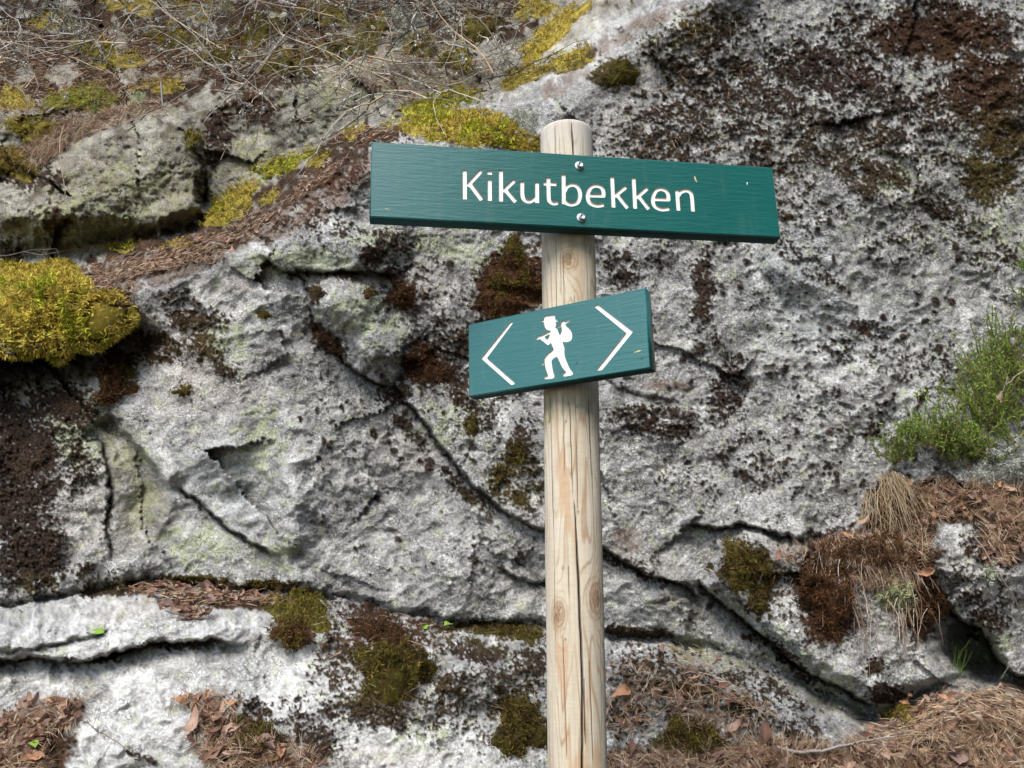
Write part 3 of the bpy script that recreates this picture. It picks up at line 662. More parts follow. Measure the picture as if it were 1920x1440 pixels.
post_crack([(1038, 232), (1040, 320)], 0.6, 0.003); post_crack([(1046, 240), (1048, 330)], 0.5, 0.002); post_crack([(1090, 240), (1091, 330)], 0.5, 0.002)
for (a0, v0, a1, v1, w) in [(1040, 440, 1041, 600, .6), (1052, 450, 1056, 620, .55), (1095, 450, 1101, 600, .5), (1030, 735, 1036, 1000, .7), (1052, 735, 1056, 900, .6), (1064, 735, 1070, 930, .7), (1075, 735, 1080, 960, .5),
                            (1099, 735, 1106, 900, .8), (1106, 860, 1112, 1060, .5), (1036, 940, 1040, 1300, .5), (1052, 1180, 1060, 1440, .6), (1100, 1230, 1108, 1440, .6), (1120, 1000, 1126, 1440, .5), (1048, 470, 1049, 560, .4), (1072, 530, 1078, 640, .4), (1062, 1060, 1064, 1130, .5)]:
    post_crack([(a0, v0), (a1, v1)], w, 0.0012)
for (hu, hv_) in [(1062, 758), (1058, 790), (1080, 960), (1052, 1065), (1057, 1200), (1078, 762)]:
    hk = h_of_v(hv_); tk = th_of(hu, hv_); e = np.hypot((TH - tk) * R0 * 1000 / 1.5, (H - hk) * 1000 / 2.2)
    pc = mix(pc, (0.05, 0.025, 0.012), np.exp(-e ** 2) * 0.9)
Rr = Rr + 0.0004 * stripe + 0.0006 * fbm(S * 20, H * 6, 2)
Rr *= np.where(H > Ltot - 0.004, 0.985, 1.0)
side = np.cross(ax_dir, [0, 1, 0]); side /= np.linalg.norm(side)      # +x
if side[0] < 0: side = -side
toward = np.cross(side, ax_dir); toward = toward if toward[1] < 0 else -toward
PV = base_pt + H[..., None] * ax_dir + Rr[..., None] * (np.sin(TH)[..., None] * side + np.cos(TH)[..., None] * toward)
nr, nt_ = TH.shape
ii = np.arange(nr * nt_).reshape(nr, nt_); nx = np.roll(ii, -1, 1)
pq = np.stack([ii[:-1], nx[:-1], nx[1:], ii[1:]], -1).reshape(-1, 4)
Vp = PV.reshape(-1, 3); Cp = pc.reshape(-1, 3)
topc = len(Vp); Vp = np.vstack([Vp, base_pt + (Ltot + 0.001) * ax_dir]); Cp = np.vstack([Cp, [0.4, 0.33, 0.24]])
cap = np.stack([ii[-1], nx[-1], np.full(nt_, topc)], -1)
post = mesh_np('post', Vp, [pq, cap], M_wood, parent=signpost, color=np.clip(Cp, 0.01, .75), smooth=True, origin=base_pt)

# ---- boards
def Rmat(a, b, c):
    a, b, c = map(math.radians, (a, b, c))
    ca, sa, cb, sb, cc, sc = math.cos(a), math.sin(a), math.cos(b), math.sin(b), math.cos(c), math.sin(c)
    return np.array([[ca, 0, sa], [0, 1, 0], [-sa, 0, ca]]) @ np.array([[1, 0, 0], [0, cb, -sb], [0, sb, cb]]) @ np.array([[cc, -sc, 0], [sc, cc, 0], [0, 0, 1]])
CB = np.stack([RIGHT, UP, FWD], 1)      # camera to world
class Board:
    """pose of a board's front face: local x right, y up, z into the board"""
    def __init__(s, ang, cx, cy, w, h, t, D, sc):
        s.R = CB @ Rmat(*ang); s.c = EYE + CB @ (np.array([cx, cy, 1.0]) * D * sc)
        s.w, s.h, s.t = w * sc, h * sc, t * sc
    def loc(s, u, v):                    # picture point to board plane
        d = FWD + (u - 960) / F * RIGHT + (720 - v) / F * UP
        n = s.R[:, 2]; k = ((s.c - EYE) @ n) / (d @ n); p = EYE + k * d - s.c
        return np.array([p @ s.R[:, 0], p @ s.R[:, 1]])
    def world(s, x, y, z): return s.c + s.R @ np.array([x, y, z])
B1 = Board((-8.636, 14.836, -1.202), 0.090, 0.250, 0.779, 0.152, 0.031, 1.45, 0.9405)
B2 = Board((28.858, 13.043, 8.427), 0.053, 0.051, 0.371, 0.151, 0.031, 1.45, 0.893)

def sdf_strokes(strokes, r, X, Y, rc):
    best = np.full(X.shape, 1e9)
    for pts in strokes:
        n = len(pts) - 1
        for i in range(n):
            ax, ay = pts[i]; bx, by = pts[i + 1]; L = math.hypot(bx - ax, by - ay) + 1e-12
            ux, uy = (bx - ax) / L, (by - ay) / L
            s = (X - ax) * ux + (Y - ay) * uy; q = np.abs(-(X - ax) * uy + (Y - ay) * ux)
            s0 = 0 if i == 0 else -r * 0; s1 = L
            # box with rounded corners at free ends, capsule inside the stroke
            dx = np.maximum(s0 - s, s - s1) + rc; dy = q - r + rc
            dbox = np.hypot(np.maximum(dx, 0), np.maximum(dy, 0)) + np.minimum(np.maximum(dx, dy), 0) - rc
            best = np.minimum(best, dbox)
            if 0 < i: best = np.minimum(best, np.hypot(X - ax, Y - ay) - r)
    return best
def smooth_line(p, k=5):
    p = [np.array(q, float) for q in p]
    if len(p) < 3: return p
    q = [2 * p[0] - p[1]] + p + [2 * p[-1] - p[-2]]; out = []
    for i in range(1, len(q) - 2):
        for j in range(k):
            t = j / k
            out.append(0.5 * ((2 * q[i]) + (-q[i - 1] + q[i + 1]) * t + (2 * q[i - 1] - 5 * q[i] + 4 * q[i + 1] - q[i + 2]) * t * t + (-q[i - 1] + 3 * q[i] - 3 * q[i + 1] + q[i + 2]) * t ** 3))
    return out + [p[-1]]
def contours(D, xs, ys):
    segs = {}
    ny, nx = D.shape
    act = np.argwhere((np.minimum.reduce([D[:-1, :-1], D[1:, :-1], D[:-1, 1:], D[1:, 1:]]) < 0) & (np.maximum.reduce([D[:-1, :-1], D[1:, :-1], D[:-1, 1:], D[1:, 1:]]) >= 0))
    pt = {}
    def ep(k):
        if k in pt: return
        (j0, i0), (j1, i1) = k; a, b = D[j0, i0], D[j1, i1]; t = a / (a - b)
        pt[k] = (xs[i0] + t * (xs[i1] - xs[i0]), ys[j0] + t * (ys[j1] - ys[j0]))
    link = {}
    for j, i in act:
        c = [(j, i), (j, i + 1), (j + 1, i + 1), (j + 1, i)]
        e = []
        for k in range(4):
            a, b = c[k], c[(k + 1) % 4]
            if (D[a] < 0) != (D[b] < 0):
                key = (a, b) if a < b else (b, a); ep(key); e.append((key, D[a] < 0))
        st = [k for k, s in e if s]; en = [k for k, s in e if not s]
        for a, b in zip(st, en): link[a] = b
    loops = []
    while link:
        s = next(iter(link)); L = [s]; n = link.pop(s)
        while n != s and n in link: L.append(n); n = link.pop(n)
        if len(L) > 6: loops.append([pt[k] for k in L])
    return loops
def simplify(L, tol):
    P_ = [np.array(p) for p in L]; out = [P_[0]]
    i = 0
    while i < len(P_) - 1:
        j = i + 2; best = i + 1
        while j < min(i + 14, len(P_)):
            a, b = P_[i], P_[j]; d = b - a; l = np.linalg.norm(d) + 1e-12
            if max(abs(d[0] * (q[1] - a[1]) - d[1] * (q[0] - a[0])) / l for q in P_[i + 1:j]) > tol: break
            best = j; j += 1
        out.append(P_[best]); i = best
    return [tuple(p) for p in out[:-1]] if np.linalg.norm(out[-1] - out[0]) < 1e-6 else [tuple(p) for p in out]
DEPTH = 0.0024
def build_board(B, name, figures, label=None):
    """figures: list of (name, [loops in board coordinates])"""
    root = bpy.data.objects.new(name, None)
    bv = 0.0022
    x0, y0 = B.w / 2, B.h / 2
    verts, edges = [], []
    def add_loop(L, Vv, Ee):
        s = len(Vv); Vv.extend(L); n = len(L); Ee.extend([(s + i, s + (i + 1) % n) for i in range(n)])
    outer = [(-x0 + bv, -y0 + bv), (x0 - bv, -y0 + bv), (x0 - bv, y0 - bv), (-x0 + bv, y0 - bv)]
    add_loop(outer, verts, edges)
    loops = [L for _, ls in figures for L in ls]
    for L in loops: add_loop(L, verts, edges)
    r = delaunay_2d_cdt([Vector(v) for v in verts], edges, [], 0, 1e-7)
    V2 = np.array([tuple(v) for v in r[0]]); T = [tuple(f) for f in r[2]]
    T3 = np.array([t for t in T if len(t) == 3]); cen = V2[T3].mean(1)
    par = np.zeros(len(T3), bool)
    for L in loops: par ^= pip(list(L), cen[:, 0], cen[:, 1])
    keep = T3[~par]
    n0 = len(V2); V3 = [np.c_[V2, np.zeros(n0)]]; faces = [keep]; mi = [np.zeros(len(keep), int)]
    off = n0
    for L in loops:                       # routed walls
        n = len(L); a = np.array(L); V3 += [np.c_[a, np.zeros(n)], np.c_[a, np.full(n, DEPTH)]]
        k = np.arange(n); k2 = (k + 1) % n
        q = np.stack([off + k, off + k2, off + n + k2, off + n + k], -1); faces.append(np.concatenate([q[:, [0, 1, 2]], q[:, [0, 2, 3]]])); mi.append(np.ones(2 * n, int)); off += 2 * n
    # rim, sides, back
    o0 = np.array(outer); o1 = np.array([(-x0, -y0), (x0, -y0), (x0, y0), (-x0, y0)])
    V3 += [np.c_[o0, np.zeros(4)], np.c_[o1, np.full(4, bv)], np.c_[o1, np.full(4, B.t - bv)], np.c_[o0, np.full(4, B.t)]]
    for a in range(3):
        for k in range(4):
            p, q2 = off + 4 * a + k, off + 4 * a + (k + 1) % 4
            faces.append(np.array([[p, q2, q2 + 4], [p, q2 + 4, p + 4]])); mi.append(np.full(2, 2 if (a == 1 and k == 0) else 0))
    bk = off + 12; faces.append(np.array([[bk, bk + 3, bk + 2], [bk, bk + 2, bk + 1]])); mi.append(np.zeros(2, int))
    # frame rotated to world : local mesh axes are the board's own, object carries the pose
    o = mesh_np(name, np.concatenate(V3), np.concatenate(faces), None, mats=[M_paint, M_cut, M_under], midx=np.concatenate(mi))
    o.parent = signpost
    M = Matrix.Identity(4)
    for i in range(3):
        for j in range(3): M[i][j] = B.R[i, j]
        M[i][3] = B.c[i] - base_pt[i]
    o.matrix_local = M
    if label: o['label'] = label
    fi = 0
    for nm, ls in figures:                # painted floors of the routed figures
        vs, es = [], []
        for L in ls: add_loop(L, vs, es)
        r = delaunay_2d_cdt([Vector(v) for v in vs], es, [], 0, 1e-7)
        W2 = np.array([tuple(v) for v in r[0]]); T3 = np.array([tuple(f) for f in r[2] if len(f) == 3]); cen = W2[T3].mean(1)
        par = np.zeros(len(T3), bool)
        for L in ls: par ^= pip(list(L), cen[:, 0], cen[:, 1])
        T3 = T3[par]
        f = mesh_np(nm, np.c_[W2, np.full(len(W2), DEPTH - 0.0002)], T3[:, ::-1], M_white, parent=o)
    return o
z1 = lambda x, y: B1.loc(640 + x / 4.0, 200 + y / 4.0)
z2 = lambda x, y: B1.loc(1000 + x / 3.84, 200 + y / 3.84)
LET = [  # routed strokes of the name
    (z1, [[(924, 474), (925, 695)], [(1050, 480), (955, 583), (945, 596)], [(962, 578), (1053, 700)]]),
    (z1, [[(1112, 545), (1113, 706)], [(1093, 495), (1130, 496)]]),
    (z1, [[(1196, 476), (1197, 711)], [(1300, 552), (1226, 622), (1210, 634)], [(1228, 622), (1308, 715)]]),
    (z1, [[(1356, 560), (1357, 655), (1370, 695), (1402, 711), (1438, 700), (1464, 676)], [(1467, 565), (1468, 722)]]),
    (z1, [[(1552, 530), (1555, 680), (1566, 712), (1590, 725), (1618, 723)], [(1516, 576), (1613, 581)]]),
    (z2, [[(217, 486), (219, 702)], [(222, 610), (240, 578), (275, 562), (312, 572), (334, 608), (334, 652), (316, 690), (280, 704), (245, 698), (224, 680)]]),
    (z2, [[(392, 639), (505, 641), (503, 603), (484, 578), (450, 569), (415, 581), (395, 615), (391, 650), (402, 686), (430, 706), (465, 713), (506, 706)]]),
    (z2, [[(567, 503), (577, 726)], [(668, 576), (598, 634), (584, 646)], [(600, 632), (679, 730)]]),
    (z2, [[(722, 511), (733, 734)], [(822, 586), (754, 644), (740, 656)], [(756, 642), (832, 738)]]),
    (z2, [[(862, 665), (973, 668), (970, 630), (951, 604), (915, 593), (884, 605), (865, 640), (860, 676), (872, 713), (900, 733), (936, 740), (978, 733)]]),
    (z2, [[(1034, 598), (1045, 748)], [(1042, 640), (1062, 615), (1095, 603), (1126, 614), (1141, 645), (1149, 754)]])]
figs = []
for zf, strokes in LET:
    st = []
    for s in strokes:
        pts = [zf(*p) for p in s]
        if len(pts) > 3 and zf is z2 and len(s) >= 11:   # e : straight bar, round back
            pts = [pts[0]] + smooth_line(pts[1:], 4)
        elif len(pts) > 3: pts = smooth_line(pts, 5)
        st.append(pts)
    allp = np.array([p for s in st for p in s]); m = 0.006
    xs = np.arange(allp[:, 0].min() - m, allp[:, 0].max() + m, 0.0005); ys = np.arange(allp[:, 1].min() - m, allp[:, 1].max() + m, 0.0005)
    X, Y = np.meshgrid(xs, ys)
    D = sdf_strokes(st, 0.0037, X, Y, 0.0012)
    figs.append(('letter', [simplify(L, 0.00007) for L in contours(D, xs, ys)]))
board1 = build_board(B1, 'name_board', figs, 'long green board carved with the white word Kikutbekken')

z3 = lambda x, y: tuple(B2.loc(840 + x / 4.5714, 500 + y / 4.5714))
left_arrow = [(533, 476), (550, 470), (556, 478), (553, 488), (333, 783), (572, 993), (572, 1002), (562, 1010), (540, 1012), (287, 790), (292, 775)]
right_arrow = [(1252, 342), (1262, 330), (1288, 326), (1588, 556), (1320, 886), (1285, 891), (1276, 881), (1526, 566)]
hiker = [(825, 424), (840, 419), (870, 415), (905, 412), (914, 414), (918, 424), (918, 450), (938, 456), (941, 466), (934, 474), (917, 473), (925, 486), (925, 504), (918, 522), (940, 514), (968, 500), (966, 484), (975, 468), (990, 460), (1000, 470), (1036, 457), (1046, 456), (1048, 464), (1012, 488), (1004, 497), (1022, 512), (1044, 535), (1058, 560), (1064, 590), (1060, 618), (1048, 635), (1028, 643), (1000, 646), (980, 640),
         (986, 662), (998, 700), (996, 725), (1000, 765), (1012, 800), (1030, 842), (1048, 878), (1068, 900), (1071, 916), (1064, 928), (1030, 936), (992, 940), (985, 931), (988, 914), (1008, 902), (1000, 888), (978, 862), (960, 825), (944, 788), (930, 772), (908, 783), (886, 808), (892, 850), (898, 895), (906, 915), (912, 936), (905, 953), (880, 960), (830, 964), (822, 952), (834, 939), (850, 934), (853, 922), (840, 885), (830, 845), (824, 805), (834, 770), (866, 735), (902, 706), (892, 680), (882, 652), (866, 666), (850, 668), (822, 645), (800, 628), (786, 620), (770, 624), (757, 630), (753, 620), (764, 604), (780, 593), (802, 587), (868, 555), (874, 546), (850, 542), (832, 522), (822, 494), (822, 476), (806, 475), (799, 464), (816, 457), (822, 440)]
tri1 = [(824, 602), (868, 577), (866, 590), (848, 618)]
tri2 = [(934, 531), (972, 513), (974, 540), (957, 583)]
fig2 = [('arrow', [[z3(*p) for p in left_arrow]]), ('hiker_figure', [[z3(*p) for p in smooth_line(hiker, 2)][:-1], [z3(*p) for p in tri1], [z3(*p) for p in tri2]]), ('arrow', [[z3(*p) for p in right_arrow]])]
board2 = build_board(B2, 'direction_board', fig2, 'short green board with two white arrows and a walking hiker')
for ch in board2.children:
    if ch.name.startswith('hiker'): ch['label'] = 'white hiker in a hat with a bundle on a stick'

def bolt(x, y):
    Vv, Fq = [], []
    def ringz(r, z, n=24, hexa=False):
        s = len(Vv)
        for i in range(n):
            a = 2 * math.pi * i / n; rr = r
            if hexa:
                k = (a % (math.pi / 3)) - math.pi / 6; rr = r * math.cos(math.pi / 6) / math.cos(k)
            Vv.append((x + rr * math.cos(a), y + rr * math.sin(a), z))
        return s
    prof = [(0.0084, 0, False), (0.0084, -0.0012, False), (0.0078, -0.0018, False), (0.0053, -0.0018, True), (0.0053, -0.0060, True), (0.0050, -0.0071, True), (0.0038, -0.0071, False), (0.0034, -0.0066, False)]
    st = [ringz(*p[:2], hexa=p[2]) for p in prof]
    for a, b_ in zip(st, st[1:]):
        for i in range(24): Fq.append((a + i, a + (i + 1) % 24, b_ + (i + 1) % 24, b_ + i))
    c = len(Vv); Vv.append((x, y, -0.0066)); tri = [(st[-1] + i, st[-1] + (i + 1) % 24, c) for i in range(24)]
    return mesh_np('bolt', Vv, [np.array(Fq), np.array(tri)], M_metal, parent=board1)
for (bu, bvv) in [(1086.5, 311.5), (1090, 409)]: bolt(*B1.loc(bu, bvv))
def chip(B, parent, u, v, ru, rv, mat, name, rot=0, seed=0):
    r_ = random.Random(seed); c = B.loc(u, v); n = 9; pts = []
    for i in range(n):
        a = 2 * math.pi * i / n; k = r_.uniform(0.5, 1.1)
        x, y = ru * k * math.cos(a), rv * k * math.sin(a); cr, sr_ = math.cos(rot), math.sin(rot)
        pts.append((c[0] + x * cr - y * sr_, c[1] + x * sr_ + y * cr))
    Vv = [(p[0], p[1], -0.0001) for p in pts] + [(c[0], c[1], -0.0007)]
    return mesh_np(name, Vv, np.array([[(i + 1) % n, i, n] for i in range(n)]), mat, parent=parent)
chip(B1, board1, 1304, 336, .0022, .0068, M_chip, 'paint_chip', .35, 1); chip(B1, board1, 1298, 331, .003, .002, M_dent, 'dent', .5, 2); chip(B1, board1, 1311, 331, .003, .002, M_dent, 'dent', -.4, 9)
chip(B1, board1, 1401, 344, .0013, .004, M_white, 'paint_chip', -.2, 3); chip(B1, board1, 726, 392, .006, .0007, M_chip, 'paint_chip', -.1, 4)
chip(B1, board1, 1280, 377, .0035, .003, M_dent, 'dent', .3, 5); chip(B1, board1, 1013, 354, .003, .004, M_dent, 'dent', .3, 6)
chip(B2, board2, 1196, 659, .009, .0016, M_chip, 'paint_chip', .1, 7); chip(B2, board2, 1204, 672, .005, .0016, M_dent, 'dent', .6, 8)
chip(B2, board2, 1082, 680, .005, .0016, M_dent, 'dent', .7, 18); chip(B2, board2, 1053, 697, .006, .0014, M_dent, 'dent', -.3, 28); chip(B2, board2, 1018, 684, .0014, .002, M_chip, 'paint_chip', 0, 38)
# the small plywood coloured splinter on the post
hk = h_of_v(777); tk = th_of(1028, 777)
def post_pt(u, v, lift):
    h = h_of_v(v); t = th_of(u, v)
    return base_pt + h * ax_dir + (float(post_radius(np.array(h))) + lift) * (math.sin(t) * side + math.cos(t) * toward) - base_pt
sp = [post_pt(1024, 764, .001), post_pt(1029, 770, .003), post_pt(1031, 782, .0035), post_pt(1028, 790, .001), post_pt(1025, 778, .001)]
mesh_np('splinter', np.array(sp), np.array([[0, 1, 2], [0, 2, 3], [0, 3, 4]]), M_chip, parent=signpost)

# ------------------------------------------------------------------ growing things
def normd(a): return a / (np.linalg.norm(a, axis=-1, keepdims=True) + 1e-12)
UPW = np.array([0, 0, 1.0])
def blades(p, d, length, width, color, bend=0.3, jit=0.2, tipcol=1.25):
    """n curved pointed blades (3 triangles each) rooted at p along d"""
    n = len(p); r3 = normd(rng.normal(size=(n, 3))); s = normd(np.cross(d, r3)); bnd = normd(np.cross(s, d)) * bend
    l = (length * rng.uniform(0.6, 1.2, n))[:, None]; w = (width * rng.uniform(0.7, 1.2, n))[:, None]
    m = p + d * l * .55 + bnd * l * .2; tip = p + d * l + bnd * l * .75
    V = np.stack([p - s * w * .4, p + s * w * .4, m - s * w * .5, m + s * w * .5, tip], 1)
    k = (np.arange(n) * 5)[:, None]
    Fq = np.concatenate([k + np.array([0, 1, 3]), k + np.array([0, 3, 2]), k + np.array([2, 3, 4])])
    c = np.clip(color * (1 + jit * rng.normal(size=(n, 1))), 0.004, .7)
    Cc = np.repeat(c[:, None], 5, 1)
    Cc[:, 4] *= tipcol
    return V.reshape(-1, 3), Fq, Cc.reshape(-1, 3)
def join(parts):
    Vs, Fs, Cs, o = [], [], [], 0
    for v, f, c in parts:
        Vs.append(v); Fs.append(f + o); Cs.append(c); o += len(v)
    return np.concatenate(Vs), np.concatenate(Fs), np.clip(np.concatenate(Cs), 0.004, .75)
def tubes(paths, k=4):
    """paths: list of (pts (n,3), radii (n,), color)"""
    Vs, Fs, Cs, o = [], [], [], 0
    for pts, rad, col in paths:
        pts = np.asarray(pts); n = len(pts)
        d = normd(np.gradient(pts, axis=0)); a = normd(np.cross(d, [0.31, 0.2, 0.93])); b = np.cross(d, a)
        ang = np.arange(k) * 2 * np.pi / k
        ring = pts[:, None] + rad[:, None, None] * (np.cos(ang)[None, :, None] * a[:, None] + np.sin(ang)[None, :, None] * b[:, None])
        Vs.append(ring.reshape(-1, 3)); i = np.arange(n * k).reshape(n, k); j = np.roll(i, -1, 1)
        q0 = np.stack([i[:-1], j[:-1], j[1:]], -1).reshape(-1, 3); q1 = np.stack([i[:-1], j[1:], i[1:]], -1).reshape(-1, 3)
        Fs.append(np.concatenate([q0, q1]) + o); Cs.append(np.tile(np.asarray(col) * rng.uniform(.8, 1.2), (n * k, 1))); o += n * k
    return np.concatenate(Vs), np.concatenate(Fs), np.clip(np.concatenate(Cs), 0.004, .75)

GOLD = np.array([0.60, 0.46, 0.085]); YGREEN = np.array([0.33, 0.34, 0.030]); OLIVE = np.array([0.135, 0.110, 0.020]); BROWNM = np.array([0.075, 0.042, 0.020]); REDB = np.array([0.135, 0.062, 0.027])
def ell_points(cu, cv, ru, rv, rot, n, edge=1.0):
    a = rng.uniform(0, 2 * np.pi, n); r = np.sqrt(rng.uniform(0, 1, n))
    k = 1 + 0.22 * np.sin(a * 3 + cu) + 0.14 * np.sin(a * 5 + cv) + 0.08 * np.sin(a * 9 + cu * 2)
    x = ru * r * k * np.cos(a); y = rv * r * k * np.sin(a); c, s = math.cos(math.radians(rot)), math.sin(math.radians(rot))
    return cu + x * c - y * s, cv + x * s + y * c, r
def moss_cushion(cu, cv, ru, rv, rot, thick, cols, L, W, label, dens=1.0, name='moss_cushion', cat='moss', mat=None, group=None, droop=0.3, star=True):
    p0, n0 = surf([cu], [cv])
    org = p0[0]
    # soft body under the fronds
    K, A = 9, 36
    Vb = []; a = np.linspace(0, 2 * np.pi, A, endpoint=False)
    kk = 1 + 0.22 * np.sin(a * 3 + cu) + 0.14 * np.sin(a * 5 + cv) + 0.08 * np.sin(a * 9 + cu * 2)
    c, s = math.cos(math.radians(rot)), math.sin(math.radians(rot))
    for i in range(K):
        r = i / (K - 1); x = ru * r * kk * np.cos(a) * .97; y = rv * r * kk * np.sin(a) * .97
        p, n = surf(cu + x * c - y * s, cv + x * s + y * c)
        nm = normd(n + UPW * .35)
        lump = 0.7 + 0.5 * perlin((cu + x) / 22, (cv + y) / 22)
        Vb.append(p + nm * (thick * (1 - r ** 3) * lump * 0.65 - 0.004)[:, None])
    Vb = np.concatenate(Vb); i = np.arange(K * A).reshape(K, A); j = np.roll(i, -1, 1)
    q = np.stack([i[:-1], i[1:], j[1:], j[:-1]], -1).reshape(-1, 4); Fb = np.concatenate([q[:, :3], q[:, [0, 2, 3]]])
    Cb = np.tile(cols[0] * .5, (len(Vb), 1)) * rng.choice([.4, .7, 1, 1.5], (len(Vb), 1))
    n = int(dens * ru * rv * math.pi / 16)
    u, v, r = ell_points(cu, cv, ru, rv, rot, n)
    p, nn = surf(u, v); nm = normd(nn + UPW * .35)
    lump = 0.7 + 0.5 * perlin(u / 22, v / 22)
    p = p + nm * (thick * (1 - r ** 3) * lump + .005 * perlin(u / 8, v / 8 + 4))[:, None]
    t = np.clip(0.5 + 0.9 * fbm(u / 30 + cu, v / 30, 2) + 0.12 * rng.normal(size=n), 0, 1)[:, None]
    col = cols[0] * (1 - t) + cols[1] * t
    if len(cols) > 2:
        t2 = sstep(0.05, 0.3, fbm(u / 40, v / 40 + cu, 2))[:, None]; col = col * (1 - t2) + cols[2] * t2
    col = col * (1 + 0.6 * np.clip(perlin(u / 7 + 3, v / 7), -.8, .8))[:, None] * rng.choice([.5, .8, 1, 1.15, 1.4], n)[:, None]
    parts = [(Vb, Fb, Cb)]
    sc = L / 1.0
    reps = 3 if star else 2
    for k in range(reps):
        d = normd(nm * .55 + rng.normal(size=(n, 3)) * .55 - UPW * droop * .3)
        parts.append(blades(p + nm * L * .2, d, L, W, col, .6, .16, 1.2))
    Vv, Fv, Cc = join(parts)
    o = mesh_np(name, Vv, Fv, mat or M_moss, color=Cc, origin=org)
    tag(o, label, cat, group)
    return o
G_ = 'moss cushions on the rock'
moss_cushion(95, 585, 128, 84, 0, 0.085, [GOLD * 1.05, GOLD * .6 + BROWNM * .5, YGREEN], .020, .0046, 'large golden yellow moss cushion overhanging the left edge of the rock', 3.0, group=G_)
moss_cushion(420, 400, 38, 28, -30, 0.03, [GOLD * .8, YGREEN * .8], .016, .0034, 'small golden moss tuft between the shaded boulder and the ridge', 1.2, group=G_)
moss_cushion(455, 365, 34, 24, -30, 0.02, [GOLD * .9, GOLD * .6], .016, .0034, 'golden moss tuft just above the smaller round golden one beside the boulder', 1., group=G_)
for a in [((505, 372, 24, 11, -30), 'small gold moss tuft in the needle strip right of the round golden one'), ((600, 300, 30, 11, -32), 'golden moss tuft in the middle of the needle strip left of the name board'), ((662, 250, 28, 11, -28), 'golden moss tuft at the upper end of the needle strip near the name board'), ((335, 462, 28, 9, -15), 'flat golden moss tuft in the needle strip right of the big golden cushion')]:
    moss_cushion(*a[0], .02, [GOLD * .9, GOLD * .55, OLIVE], .015, .003, a[1], 1.1, group=G_)
moss_cushion(530, 310, 62, 18, -22, 0.02, [YGREEN, GOLD], .015, .003, 'thin strip of yellow green moss on the ridge left of the name board', 1., group=G_)
moss_cushion(880, 245, 132, 36, 8, 0.035, [GOLD * .95, GOLD * .6, YGREEN], .018, .0042, 'wide golden moss band rising just above the left half of the name board', 1.2, group=G_)
moss_cushion(800, 222, 52, 24, 0, 0.03, [YGREEN * 1.1, GOLD], .016, .0038, 'yellow green moss lump at the left end of the golden band above the name board', 1.1, group=G_)
moss_cushion(835, 185, 80, 18, -12, 0.02, [YGREEN * .9, GOLD * .7], .015, .003, 'olive yellow moss strip behind the golden band under the twigs', 1., group=G_)
moss_cushion(1000, 100, 36, 26, -45, 0.03, [GOLD, GOLD * .7], .016, .0034, 'golden moss lump at the lower end of the streak climbing to the top', 1., group=G_)
moss_cushion(1050, 50, 70, 22, -42, 0.035, [GOLD, GOLD * .75], .016, .0034, 'golden moss streak climbing to the top edge above the post', 1., group=G_)
moss_cushion(1060, 118, 64, 20, -18, 0.035, [GOLD * .7, OLIVE, GOLD], .015, .0032, 'mottled gold and olive moss tongue above the post top', 1., group=G_)
moss_cushion(975, 148, 46, 16, -15, 0.03, [GOLD * .8, OLIVE], .015, .0032, 'dull gold moss patch left of the mottled tongue above the post', 1., group=G_)
moss_cushion(1000, 15, 40, 25, 0, 0.03, [GOLD * .9, GOLD * .6], .016, .0034, 'golden moss patch at the top edge between the twigs and the rock', 1., group=G_)
moss_cushion(150, 190, 80, 26, -6, 0.04, [YGREEN * .7, GOLD * .6], .014, .003, 'flat olive green moss mat on the slope above the shaded boulder', 1.1, group=G_)
moss_cushion(25, 188, 36, 24, 0, 0.04, [GOLD * .9, GOLD * .6], .015, .003, 'pale golden moss mound at the left edge beside the olive mat', 1., group=G_)
moss_cushion(60, 245, 52, 24, 8, 0.04, [GOLD * .7, YGREEN * .7], .015, .003, 'yellow moss mound below the olive mat at upper left', 1., group=G_)
moss_cushion(25, 310, 48, 30, 10, 0.05, [GOLD * .55, BROWNM * 1.4], .016, .003, 'brownish gold moss hanging over the boulder at the left edge', 1., group=G_)
moss_cushion(300, 163, 55, 15, -4, 0.03, [GOLD * .8, REDB], .014, .003, 'small rusty gold moss patch above the boulder summit', 1., group=G_)
moss_cushion(225, 118, 50, 14, -10, 0.03, [GOLD * .9, YGREEN], .016, .003, 'bright yellow moss strip under the bare twigs at upper left', 1., group=G_)
moss_cushion(360, 262, 18, 24, 10, 0.02, [OLIVE, GOLD * .5], .014, .003, 'dull moss on the right shoulder of the shaded boulder', 1., group=G_)
moss_cushion(250, 8, 55, 22, 0, 0.05, [GOLD * .8, GOLD * .6], .018, .003, 'blurred golden moss mound at the top edge behind the twigs', 1., group=G_)
moss_cushion(100, 42, 46, 16, 0, 0.05, [GOLD * .9, np.array([.4, .37, .15])], .018, .003, 'pale yellow moss mound far up the slope at upper left', 1., group=G_)
moss_cushion(230, 465, 34, 10, -5, 0.02, [GOLD * .7, YGREEN], .013, .003, 'thin moss strip at the foot of the shaded boulder', 1., group=G_)
